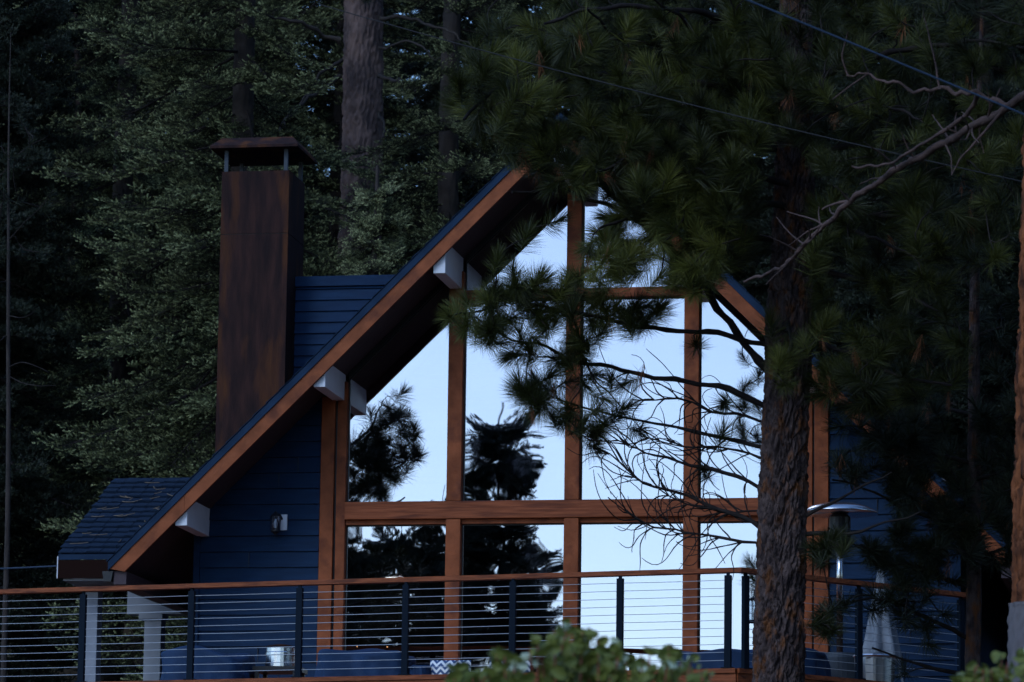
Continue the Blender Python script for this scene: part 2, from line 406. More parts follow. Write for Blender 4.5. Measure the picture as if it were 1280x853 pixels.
# chimney
CY = 1.5; cl = atY(273, 400, CY); crr = atY(357.5, 400, CY); ct = atY(318, 214, CY)
X0, X1, ZT = float(cl[0]), float(crr[0]), float(ct[2]); CY2 = CY+.78
zs = float(atY(318, 292, CY)[2])
ch = MB().box(X0+.012, X1-.012, CY+.012, CY2-.012, -1.8, ZT-.02).build('chimney', 'black', house)
for z0, z1 in ((.6, zs-.008), (zs, ZT)):
    MB().box(X0, X1, CY, CY+.011, z0, z1).build('steel_panel', 'rust', ch)
    MB().box(X1-.011, X1+.001, CY+.0115, CY2, z0, z1).build('steel_panel', 'rust', ch)
    MB().box(X0-.001, X0+.011, CY+.0115, CY2, z0, z1).build('steel_panel', 'rust', ch)
MB().box(X0+.03, X1-.03, CY2-.006, CY2+.006, .6, ZT).build('steel_panel', 'rust', ch)
mid = (X0+X1)/2; hw = (X1-X0)/2
capo = ch
ZC = float(atY(318, 187, CY)[2]); ov = .12
v = [(X0-ov, CY-ov, ZC), (X1+ov, CY-ov, ZC), (X1+ov, CY2+ov, ZC), (X0-ov, CY2+ov, ZC)]
v += [(x, y, ZC+.03) for x, y, z in v]
v += [(X0-.02, CY+.05, ZC+.15), (X1+.02, CY+.05, ZC+.15), (X1+.02, CY2-.05, ZC+.15), (X0-.02, CY2-.05, ZC+.15)]
f = [(3, 2, 1, 0), (8, 9, 10, 11)]
for i in range(4): j = (i+1) % 4; f += [(i, j, j+4, i+4), (i+4, j+4, j+8, i+8)]
MB().add(v, f).build('cap_hood', 'rust', capo)
for x in (X0+.045, X1-.045):
    for y in (CY+.03, CY2-.03):
        MB().box(x-.022, x+.022, y-.022, y+.022, ZT, ZC).build('cap_post', 'steel', capo)
MB().lathe([(.17, 0), (.17, .06)], (mid, (CY+CY2)/2, ZT-.03), 20).build('flue_pipe', 'black', capo)

# porch roof on the left side of the house
EY, RY = 1.5, 3.8
e0 = atY(78, 690, EY); r0 = atY(140, 597, RY); PX0 = float((e0[0]+r0[0])/2); EZ, PZ = float(e0[2]), float(r0[2]); PX1 = -4.2
sl = math.atan2(PZ-EZ, RY-EY); Ls = math.hypot(PZ-EZ, RY-EY)
po = MB().add([(PX0, EY, EZ-.03), (PX1, EY, EZ-.03), (PX1, RY, PZ-.03), (PX0, RY, PZ-.03), (PX0, EY, EZ-.09), (PX1, EY, EZ-.09), (PX1, RY, PZ-.09), (PX0, RY, PZ-.09)],
         [(0, 1, 2, 3), (7, 6, 5, 4), (0, 4, 5, 1), (1, 5, 6, 2), (2, 6, 7, 3), (3, 7, 4, 0)]).build('porch_roof', 'roofedge', house)
MB().add([(PX0, RY+2.3, EZ-.03), (PX1, RY+2.3, EZ-.03), (PX1, RY+.001, PZ-.03), (PX0, RY+.001, PZ-.03), (PX0, RY+2.3, EZ-.09), (PX1, RY+2.3, EZ-.09), (PX1, RY+.001, PZ-.09), (PX0, RY+.001, PZ-.09)],
         [(3, 2, 1, 0), (4, 5, 6, 7), (1, 5, 4, 0), (2, 6, 5, 1), (3, 7, 6, 2), (0, 4, 7, 3)]).build('rear_slope', 'shingle', po)
random.seed(4)
NC = 15; tabw = .165; exq = Ls/NC
tabs = []
for kind in range(4):
    th = .012+.004*kind; w = tabw-.006
    mb = MB(); h = exq*1.25
    mb.add([(0, 0, .0), (w, 0, .0), (w, 0, th), (0, 0, th), (0, h, -.012), (w, h, -.012), (w, h, -.010), (0, h, -.010)],
           [(3, 2, 1, 0)[::-1], (3, 2, 6, 7), (0, 4, 5, 1), (0, 3, 7, 4), (1, 5, 6, 2), (4, 7, 6, 5)])
    tabs.append(mb.mesh('shingle', 'shingle'))
for i in range(NC):
    off = -(i % 2)*tabw*.5-random.random()*.04; x = PX0-.02+max(0, off+.03)
    while x < -4.75:
        o = link('shingle', tabs[random.randrange(4)], po)
        d = i*exq-.015
        o.location = (x, EY+d*math.cos(sl), EZ+d*math.sin(sl)-.012+random.random()*.004)
        o.rotation_euler = (sl, 0, random.uniform(-.008, .008)); x += tabw
MB().box(PX0, PX1-.3, EY-.0, EY+.04, EZ-.30, EZ-.095).build('porch_fascia', mat('porch_fascia_stain', (.012, .005, .004), .85, spec=.05), po)
MB().box(PX0-.012, PX0-.002, EY+.001, EY+.035, EZ-.30, EZ-.05).build('fascia_end', 'white', po)
MB().box(PX0+.05, PX1-.4, EY+.05, EY+.45, EZ-.325, EZ-.301).build('porch_soffit', 'shadewhite', po)
rs_ = np.random.RandomState(3); fn = MB()
for i in range(34):
    x_, d_ = rs_.uniform(PX0+.1, -5.0), rs_.uniform(.1, Ls-.1); a_ = rs_.uniform(0, 3.14); l_ = rs_.uniform(.05, .11)
    pts_ = []
    for t_ in (-1, -.2, .5, 1):
        dd_ = d_+t_*l_*math.sin(a_)*.6+.015*t_*t_; pts_.append((x_+t_*l_*math.cos(a_), EY+dd_*math.cos(sl), EZ+dd_*math.sin(sl)+.012))
    fn.tube(pts_, .004, 4)
stuff(fn.build('fallen_needles', mat('fallen_needle', (.16, .12, .085), .9), po))
# two white porch posts with their beams
pl, prr = atY(101, 780, 2.0), atY(121.5, 780, 2.0)
MB().box(float(pl[0]), float(prr[0]), 2.0, 2.2, -2.2, EZ-.33).build('porch_post', 'shadewhite', po, bevel=.006)
MB().box(float(pl[0])-.1, float(prr[0])+.35, 1.96, 2.24, EZ-.329, EZ-.10).build('porch_beam', 'shadewhite', po)
pl, prr = atY(180, 800, 3.4), atY(201, 800, 3.4); zb = float(atY(180, 768, 3.4)[2]); zt_ = float(atY(180, 739, 3.4)[2])
MB().box(float(pl[0]), float(prr[0]), 3.4, 3.6, -2.2, zb-.06).build('porch_post', 'shadewhite', po, bevel=.006)
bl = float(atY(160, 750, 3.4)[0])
MB().prism([(bl, zb), (bl+.75, zb), (bl+.42, zt_), (bl, zt_)], 3.37, 3.63).build('porch_beam', 'shadewhite', po)
MB().box(float(pl[0])-.06, float(prr[0])+.02, 3.36, 3.64, zb-.058, zb-.002).build('post_cap', 'shadewhite', po)

# interior seen through the glass
MB().box(-WX+.15, WX-.15, .13, 8.28, -.045, 0.0).build('interior_floor', 'floor_in', house)
MB().box(-WX+.145, WX-.145, 7.9, 8.28, .01, 2.255).build('interior_wall', 'interior', house)
MB().box(-WX+.145, WX-.145, .14, 8.25, 2.26, 2.46).build('loft_floor', 'interior', house)
for p in ((490, 723), (534, 755)):
    q = atZ(p[0], p[1], 2.25)
    MB().lathe([(.085, -.004), (.085, .0)], (float(q[0]), float(q[1]), 2.256), 16).build('ceiling_light', 'lamp', house)

# ------------------------------------------------------------------ deck
_cp = atZ(921, 709.5, 1.02); CX, CYD = float(_cp[0]), float(_cp[1])
_cq = atZ(1175, 738, 1.02); RSL = float((_cq[1]-CYD)/(_cq[0]-CX))
SLP = .189
def fy(x):
    if x <= CX: return CYD+(CX-x)*SLP
    return CYD+(x-CX)*RSL
deck = thing('deck', 'raised cedar deck in front of the blue cabin', 'deck')
XL, XR = -7.2, 5.0
x = XL
while x < XR:
    x2 = min(x+.138, XR)
    back = -.075 if -WX-.1 < x < WX+.1 else 1.2
    MB().add([(x, fy(x)+.05, -.035), (x2-.006, fy(x2-.006)+.05, -.035), (x2-.006, back, -.035), (x, back, -.035), (x, fy(x)+.05, -.001), (x2-.006, fy(x2-.006)+.05, -.001), (x2-.006, back, -.001), (x, back, -.001)],
             [(3, 2, 1, 0), (4, 5, 6, 7), (0, 1, 5, 4), (1, 2, 6, 5), (2, 3, 7, 6), (3, 0, 4, 7)]).build('deck_board', 'deck', deck)
    x = x2
def band(x0, x1, off, th, z0, z1, name, m, parent):
    a = np.array([x0, fy(x0)]); b_ = np.array([x1, fy(x1)]); d = (b_-a)/np.linalg.norm(b_-a); n = np.array([-d[1], d[0]])
    p = [a+n*off, b_+n*off, b_+n*(off+th), a+n*(off+th)]
    return MB().prismz([tuple(q) for q in p], z0, z1).build(name, m, parent)
band(XL, CX, -.04, .085, .0, .045, 'edge_trim', 'woodx', deck); band(CX+.001, XR, -.04, .085, .0, .045, 'edge_trim', 'woodx', deck)
band(XL, CX, -.02, .04, -.30, -.003, 'rim_joist', 'woodx', deck); band(CX+.001, XR, -.02, .04, -.30, -.003, 'rim_joist', 'woodx', deck)
for px_ in (-6.8, -4.2, -1.6, 1.0, 2.4, 4.2):
    yy = fy(px_)+.35; MB().box(px_-.07, px_+.07, yy-.07, yy+.07, gz(px_, yy)-.4, -.04).build('support_post', 'wood', deck)

rail = thing('deck_railing', 'cable railing with cedar top cap and dark slim posts along deck edge', 'railing')
RH = 1.02
band(XL, CX+.04, -.055, .11, RH-.045, RH, 'cap_rail', 'woodx', rail); band(CX+.005, 4.45, -.055, .11, RH-.047, RH-.002, 'cap_rail', 'woodx', rail)
ph = .032
pm = MB().box(-ph, ph, -ph*.7, ph*.7, .046, RH-.075).box(-.015, .015, -.012, .012, RH-.074, RH-.046).box(-.055, .055, -.045, .045, .0455, .056).mesh('post', 'railmetal')
aL, aR = math.atan2(-SLP, 1), math.atan2(RSL, 1)
def addpost(x, a, y=None):
    o = link('post', pm, rail, (x, fy(x) if y is None else y, 0)); o.rotation_euler.z = a
def on_rail(px, py):
    d = ray(px, py); t = (CYD+(CX-CAM[0])*SLP-CAM[1])/(d[1]+d[0]*SLP); return float((CAM+d*t)[0])
postsL = [on_rail(px, py) for px, py in ((103, 793), (239, 787), (374, 783), (507, 780), (641, 778), (775, 776), (910, 773))]
XLp = [postsL[0]-1.15]+postsL
for x in XLp: addpost(x, aL)
x0 = CX+.075; addpost(x0, aR); addpost(3.38, aR); addpost(4.30, aR)
for k in range(11):
    z = .125+k*.0775
    r_ = np.random.RandomState(k)
    for xa, xb in zip([XL]+XLp, XLp):
        n = 5; t = np.linspace(0, 1, n); xs = xa+(xb-xa)*t
        P = np.stack([xs, fy(0)+(0-xs)*SLP, z-.004*np.sin(t*math.pi)*r_.rand()], -1)
        MB().tube(P, .0031, 5).build('cable', 'cable', rail)
    for xa, xb in ((x0, 3.38), (3.38, 4.30)):
        P = np.array([(xx, fy(xx), z) for xx in np.linspace(xa, xb, 4)]); MB().tube(P, .0031, 5).build('cable', 'cable', rail)

# ------------------------------------------------------------------ things on the deck and wall
def drape(name, label, x0, x1, y0, y1, h, seed, m='cover', cat='furniture cover', round_=.12, lean=0):
    o = thing(name, label, cat, ((x0+x1)/2, (y0+y1)/2, 0)); a, bq = (x1-x0)/2, (y1-y0)/2
    nu, nv = 72, 22; V = []
    for j in range(nv):
        t = j/(nv-1)
        for i in range(nu):
            ang = 2*math.pi*i/nu; c, s_ = math.cos(ang), math.sin(ang); e = 4.5
            rr = (abs(c)**e+abs(s_)**e)**(-1/e)
            if t < .6: zz = h*(t/.6)*.94; k = 1.0
            else:
                u_ = (t-.6)/.4; zz = h*(.94+.06*math.sin(min(1, u_*2.5)*math.pi/2)); k = 1-u_**1.3
            w = (1-t)*.05*math.sin(ang*9+seed+3*t)+(1-t)*.03*math.sin(ang*17+seed*2)+.02*math.sin(ang*5+t*9+seed)
            x_, y_ = c*rr*a*k*(1+w), s_*rr*bq*k*(1+w)
            zz += lean*(x_/a)*h*(t > .3)+.045*math.sin(x_*7+seed)*math.sin(y_*6+seed*1.7)*(t > .5)
            V.append((x_, y_, max(zz, 0.002)))
    F = [(j*nu+i, j*nu+(i+1) % nu, (j+1)*nu+(i+1) % nu, (j+1)*nu+i) for j in range(nv-1) for i in range(nu)]
    MB().add(V, F).build('canvas', m, o, smooth=True)
    hem = [(c_[0]*1.01, c_[1]*1.01, .02) for c_ in V[:nu]]+[(V[0][0]*1.01, V[0][1]*1.01, .02)]
    MB().tube(hem, .012, 5, False).build('hem', m, o)
    return o
drape('furniture_cover', 'boxy blue canvas cover over a low table under the left window', -2.16, -1.22, -2.9, -2.1, .37, 1)
drape('furniture_cover', 'slumped blue canvas cover beside the steel drum at left', -3.86, -2.98, -2.6, -1.8, .41, 2, lean=-.08)
drape('furniture_cover', 'long blue canvas cover by the deck corner posts', 1.45, 3.0, -3.1, -2.2, .34, 3, lean=.1)
drape('furniture_cover', 'small dark blue cover lump right of the boxy cover', -1.19, -.98, -2.8, -2.2, .25, 5)
# chevron cushion
cu = MB(); nx, nz_ = 24, 10
for sgn in (-1, 1): pass
V = []; F = []
for j in range(nz_+1):
    for i in range(nx+1):
        u_, w_ = i/nx*2-1, j/nz_*2-1; th = .06*(1-u_**4)*(1-w_**4)
        V.append((u_*.21, -th, w_*.14))
n1 = len(V)
for j in range(nz_+1):
    for i in range(nx+1):
        u_, w_ = i/nx*2-1, j/nz_*2-1; V.append((u_*.21, .06*(1-u_**4)*(1-w_**4), w_*.14))
for j in range(nz_):
    for i in range(nx):
        q = j*(nx+1)+i; F += [(q, q+1, q+nx+2, q+nx+1), (n1+q+nx+1, n1+q+nx+2, n1+q+1, n1+q)]
cm = bpy.data.materials.new('chevron_fabric'); cm.use_nodes = True; nt = cm.node_tree; N = nt.nodes; Lk = nt.links
tc = N.new('ShaderNodeTexCoord'); sp = N.new('ShaderNodeSeparateXYZ'); Lk.new(tc.outputs['Object'], sp.inputs[0])
pp = N.new('ShaderNodeMath'); pp.operation = 'PINGPONG'; pp.inputs[1].default_value = .045; Lk.new(sp.outputs[0], pp.inputs[0])
ad = N.new('ShaderNodeMath'); ad.operation = 'ADD'; Lk.new(pp.outputs[0], ad.inputs[0]); Lk.new(sp.outputs[2], ad.inputs[1])
p2 = N.new('ShaderNodeMath'); p2.operation = 'PINGPONG'; p2.inputs[1].default_value = .032; Lk.new(ad.outputs[0], p2.inputs[0])
gt = N.new('ShaderNodeMath'); gt.operation = 'GREATER_THAN'; gt.inputs[1].default_value = .016; Lk.new(p2.outputs[0], gt.inputs[0])
mx = N.new('ShaderNodeMix'); mx.data_type = 'RGBA'; mx.inputs['A'].default_value = (.75, .77, .8, 1); mx.inputs['B'].default_value = (.02, .07, .20, 1)
Lk.new(gt.outputs[0], mx.inputs['Factor']); Lk.new(mx.outputs['Result'], N['Principled BSDF'].inputs['Base Color'])
for i, (X, Y, lab) in enumerate(((-.78, -2.65, 'blue and white chevron cushion next to the boxy blue cover'), (-.18, -2.6, 'blue and white chevron cushion half hidden by the bush'))):
    q = MB(); q.add(V, F); o = q.build('cushion', cm, None, smooth=True); o.location = (X, Y, .14); tag(o, lab, 'cushion', 'chevron cushions')
# steel drum (smoker) on low stand
dr = thing('fire_drum', 'shiny round steel drum on a low table behind the railing', 'drum', (-2.70, -2.0, 0))
MB().lathe([(.15, .27), (.158, .275), (.158, .31), (.15, .315), (.15, .39), (.157, .395), (.157, .42), (.15, .43), (.15, .47), (.13, .485)], k=28).build('drum_body', 'chrome', dr, smooth=False)
MB().lathe([(.14, .486), (.14, .495), (.06, .51)], k=24).build('drum_lid', 'rust', dr)
MB().box(-.24, .24, -.22, .22, .22, .268).build('stand_top', 'black', dr)
for sx in (-.2, .2):
    for sy in (-.18, .18): MB().box(sx-.02, sx+.02, sy-.02, sy+.02, 0, .219).build('stand_leg', 'black', dr)
# wall lantern
q = atY(348, 656, -.05); LX, LZ = float(q[0]), float(q[2])
la = thing('wall_lantern', 'black glass lantern on white plate on the blue siding', 'lantern', (LX, -.05, LZ))
MB().box(.005, .095, .0, .02, -.06, .11).build('back_plate', 'white', la)
MB().tube([(.04, .0, .06), (.03, -.06, .10), (.0, -.11, .09)], .012, 6).build('arm', 'black', la)
MB().lathe([(.012, .13), (.02, .115), (.055, .085), (.06, .075)], (-.005, -.11, 0), 14).build('lamp_hood', 'black', la)
MB().lathe([(.05, .074), (.055, .0), (.045, -.075)], (-.005, -.11, 0), 14).build('lamp_glass', 'clearglass', la)
MB().lathe([(.05, -.076), (.05, -.09), (.02, -.11), (.008, -.125)], (-.005, -.11, 0), 14).build('lamp_base', 'black', la)
for i in range(6):
    a = i*math.pi/3; MB().tube([(-.005+.056*math.cos(a), -.11+.056*math.sin(a), .075), (-.005+.05*math.cos(a), -.11+.05*math.sin(a), -.076)], .004, 4).build('lamp_bar', 'black', la)
MB().lathe([(.018, -.05), (.024, .0), (.01, .045)], (-.005, -.11, 0), 10).build('bulb', 'white', la)
# patio heater
HX, HY = 3.07, -1.8
he = thing('patio_heater', 'tall patio heater with wide domed steel reflector behind the pine trunk', 'patio heater', (HX, HY, 0))
MB().lathe([(.39, 1.84), (.392, 1.85), (.30, 1.905), (.16, 1.945), (.05, 1.958)], k=36).build('reflector', 'chrome', he, smooth=True)
MB().lathe([(.10, 1.50), (.11, 1.52), (.11, 1.80), (.08, 1.835)], k=20).build('burner', 'black', he)
MB().lathe([(.034, .95), (.034, 1.495)], k=14).build('upper_pole', 'chrome', he, smooth=True)
MB().lathe([(.032, .42), (.032, .949)], k=14).build('lower_pole', 'rust', he)
MB().lathe([(.20, .04), (.21, .06), (.21, .36), (.19, .41), (.06, .42)], k=28).build('tank_housing', 'steel', he)
MB().lathe([(.24, .0), (.24, .035)], k=28).build('base_plate', 'black', he)
# folded umbrella
ux, uy = 3.47, -1.55
um = thing('folded_umbrella', 'closed silver grey patio umbrella leaning by the wall', 'umbrella', (ux, uy, 0))
V = []; nu, nv = 40, 16
for j in range(nv):
    t = j/(nv-1)
    for i in range(nu):
        a = 2*math.pi*i/nu; r0_ = .025+.155*(1-t)**.9; w = 1+.32*math.sin(a*6+t*1.5)*(1-t*.6)
        V.append((r0_*w*math.cos(a)*.95+.0, r0_*w*math.sin(a), .36+.98*t-.05*math.cos(a*6)*(1-t)))
F = [(j*nu+i, j*nu+(i+1) % nu, (j+1)*nu+(i+1) % nu, (j+1)*nu+i) for j in range(nv-1) for i in range(nu)]
MB().add(V, F).build('canopy', 'greycloth', um, smooth=True)
MB().lathe([(.02, .0), (.02, 1.40), (.008, 1.44)], k=10).build('pole', 'wood', um)
MB().tube([(.16, -.05, .42), (.20, -.07, .2), (.27, -.09, .03)], .012, 5).build('tie_strap', 'greycloth', um)
MB().lathe([(.22, .0), (.22, .06), (.05, .09)], k=20).build('base', 'black', um)
# steel bin
cn = thing('steel_bin', 'round ribbed steel bin with rolled rim below the umbrella', 'bin', (3.47, -2.25, 0))
V = []; k_ = 48
prof = [(.18, .0), (.185, .02), (.20, .30), (.205, .33)]
for r_, z in prof:
    for i in range(k_):
        a = 2*math.pi*i/k_; rr = r_*(1+(.02 if i % 4 < 2 else -.01)*(z < .31)); V.append((rr*math.cos(a), rr*math.sin(a), z))
F = [(j*k_+i, j*k_+(i+1) % k_, (j+1)*k_+(i+1) % k_, (j+1)*k_+i) for j in range(len(prof)-1) for i in range(k_)]+[tuple(range(k_-1, -1, -1))]
MB().add(V, F).build('bin_body', mat('galvanised_steel', (.30, .32, .35), .4, metal=1), cn)
MB().tube([(.208*math.cos(a), .208*math.sin(a), .335) for a in np.linspace(0, 2*math.pi, 33)], .016, 6, False).build('rim', 'chrome', cn)
MB().lathe([(.20, .31), (.12, .36), (.03, .375)], k=28).build('lid', 'black', cn)
# bird feeder hanging from the corner cap
fp = atY(941, 760, -3.95)
fd = thing('bird_feeder', 'small dark hanging feeder beside the pine trunk at the deck corner', 'bird feeder', tuple(map(float, fp)))
MB().lathe([(.075, -.145), (.08, -.135), (.03, -.12)], k=18).build('tray', 'railmetal', fd)
MB().lathe([(.042, -.118), (.042, .07)], k=16).build('seed_tube', 'clearglass', fd)
MB().lathe([(.05, .071), (.052, .085), (.01, .10)], k=16).build('lid', 'railmetal', fd)
for i in range(4):
    a = i*math.pi/2; MB().tube([(.046*math.cos(a), .046*math.sin(a), -.12), (.046*math.cos(a), .046*math.sin(a), .072)], .005, 4).build('guard_bar', 'railmetal', fd)
MB().tube([(.012*math.cos(a), 0, .145+.045*math.sin(a)) for a in np.linspace(-1.57, 4.71, 14)], .003, 4).build('hanging_loop', 'railmetal', fd)
MB().tube([(0, 0, .19), (0, 0, RH-.05-float(fp[2]))], .002, 4).build('cord', 'railmetal', fd)
# fairy lights on a small bare tree inside the left window
fl = thing('fairy_light_tree', 'small twiggy tree with orange fairy lights inside the left window', 'fairy lights', (float(atY(465, 790, 1.0)[0]), 1.0, 0))
rr = np.random.RandomState(9); m = MB(); bulbs = MB()
MB().lathe([(.08, 0), (.1, .18)], k=14).build('pot', 'black', fl)
for i in range(26):
    a = rr.rand()*6.28; e = rr.uniform(.06, .24); h = rr.uniform(.35, .95)
    m.tube([(0, 0, .15), (e*.3*math.cos(a), e*.3*math.sin(a), h*.6), (e*math.cos(a), e*math.sin(a), h)], [.008, .005, .002], 4)
    if i < 17: bulbs.lathe([(.002, -.007), (.007, 0), (.002, .007)], (e*math.cos(a), e*math.sin(a), h*.82), 6)
m.build('twigs', 'twig', fl); stuff(bulbs.build('bulbs', 'fairy', fl))

# ------------------------------------------------------------------ vegetation tools
def bark_trunk(name, path, rad, m, parent, seed=0, k=96, ring=.02, plate=(.09, .26), depth=.16):
    P = np.asarray(path, float); R = np.asarray(rad, float)
    s = np.r_[0, np.cumsum(np.linalg.norm(np.diff(P, axis=0), axis=1))]; n = max(8, int(s[-1]/ring)); t = np.linspace(0, s[-1], n)
    C = np.stack([np.interp(t, s, P[:, i]) for i in range(3)], -1)
    C[:, 0] += .02*np.sin(t*.9+seed); Rr = np.interp(t, s, R)
    a = np.arange(k)*2*math.pi/k; A, T = np.meshgrid(a, t)
    circ = 2*math.pi*R.max(); U = A/(2*math.pi)*circ
    w = (vnoise(np.stack([np.cos(A)*3, np.sin(A)*3, T*3], -1), seed)-.5)+.8*(vnoise(np.stack([np.cos(A)*8, np.sin(A)*8, T*9], -1), seed+7)-.5)+.4*(vnoise(np.stack([np.cos(A)*20, np.sin(A)*20, T*22], -1), seed+8)-.5)
    nu_ = max(4, int(round(circ/plate[0]))); gu = U/circ*nu_+w*1.0; gv = T/plate[1]+w*1.1
    iu, iv = np.floor(gu).astype(int), np.floor(gv).astype(int); f1 = np.full(U.shape, 9.); f2 = f1.copy()
    def h(i, j, q):
        x = ((i % nu_)*73856093 ^ j*19349663 ^ (seed*83+q*101)*83492791) & 0x7fffffff
        x = (x*1103515245+12345) & 0x7fffffff; x = (x ^ (x >> 11))*69069 & 0x7fffffff; return (x % 10007)/10007.
    for du in (-1, 0, 1):
        for dv in (-1, 0, 1):
            cu_, cv_ = iu+du, iv+dv; d = np.hypot(cu_+h(cu_, cv_, 1)-gu, cv_+h(cu_, cv_, 2)-gv)
            f2 = np.where(d < f1, f1, np.minimum(f2, d)); f1 = np.minimum(f1, d)
    edge = np.clip((f2-f1)*2.2, 0, 1); cell = f1; rough = vnoise(np.stack([np.cos(A)*11, np.sin(A)*11, T*30], -1), seed+5)+.7*vnoise(np.stack([np.cos(A)*26, np.sin(A)*26, T*70], -1), seed+6)-.35
    D = 1-depth+depth*(edge**.7)*(.75+.5*vnoise(np.stack([np.cos(A)*5, np.sin(A)*5, T*6], -1), seed+9))+.085*(rough-.5)
    V = np.stack([C[:, None, 0]+np.cos(A)*Rr[:, None]*D, C[:, None, 1]+np.sin(A)*Rr[:, None]*D, C[:, None, 2]+0*A], -1)
    i = np.arange(n-1)[:, None]*k; j = np.arange(k)[None]; F = np.stack([i+j, i+(j+1) % k, i+k+(j+1) % k, i+k+j], -1).reshape(-1, 4)
    return link(name, mesh_np(name, V.reshape(-1, 3), F, m, smooth=False), parent)

def unit(v): return v/(np.linalg.norm(v, axis=-1, keepdims=True)+1e-9)
def needles(pos, axis, tint, rs, n=150, length=.19, width=.0034, along=.12, spread=(.25, 1.45)):
    """tufts of long needles: pos (K,3) shoot tips, axis (K,3)"""
    K = len(pos); axis = unit(np.asarray(axis, float)); ref = np.where(np.abs(axis[:, 2:3]) > .9, [[1., 0, 0]], [[0, 0, 1.]])
    a1 = unit(np.cross(axis, ref)); a2 = np.cross(axis, a1)
    th = rs.uniform(0, 2*math.pi, (K, n)); u_ = rs.rand(K, n); ph = spread[0]+(spread[1]-spread[0])*u_**.8
    d = np.cos(ph)[..., None]*axis[:, None]+np.sin(ph)[..., None]*(np.cos(th)[..., None]*a1[:, None]+np.sin(th)[..., None]*a2[:, None])
    d[..., 2] -= .06; d = unit(d)
    b0 = pos[:, None]-axis[:, None]*(along*u_*rs.uniform(.6, 1.3, (K, n)))[..., None]
    ln = length*rs.uniform(.7, 1.1, (K, n))*rs.uniform(.85, 1.15, (K, 1))
    tip = b0+d*ln[..., None]; tip[..., 2] -= .12*ln*rs.rand(K, n)*.5
    sd = unit(np.cross(d, rs.normal(size=(K, n, 3))))*width
    midp = b0+d*(ln*.55)[..., None]
    V = np.stack([b0-sd*.5, b0+sd*.5, midp+sd*.55, tip, midp-sd*.55], 2)      # pentagon blade, 5 verts
    V = V.reshape(-1, 3); q = np.arange(K*n)*5
    F = np.stack([np.stack([q, q+1, q+2], -1), np.stack([q, q+2, q+4], -1), np.stack([q+4, q+2, q+3], -1)], 1).reshape(-1, 3)
    T = np.repeat(np.clip(tint[:, None]+rs.normal(0, .10, (K, n)), 0, 1).ravel(), 5)
    return V, F, T

def curve_pts(p, n):
    p = np.asarray(p, float); s = np.r_[0, np.cumsum(np.linalg.norm(np.diff(p, axis=0), axis=1))]
    t = np.linspace(0, s[-1], n); out = np.stack([np.interp(t, s, p[:, i]) for i in range(3)], -1)
    for _ in range(2): out[1:-1] = (out[:-2]+2*out[1:-1]+out[2:])/4
    return out

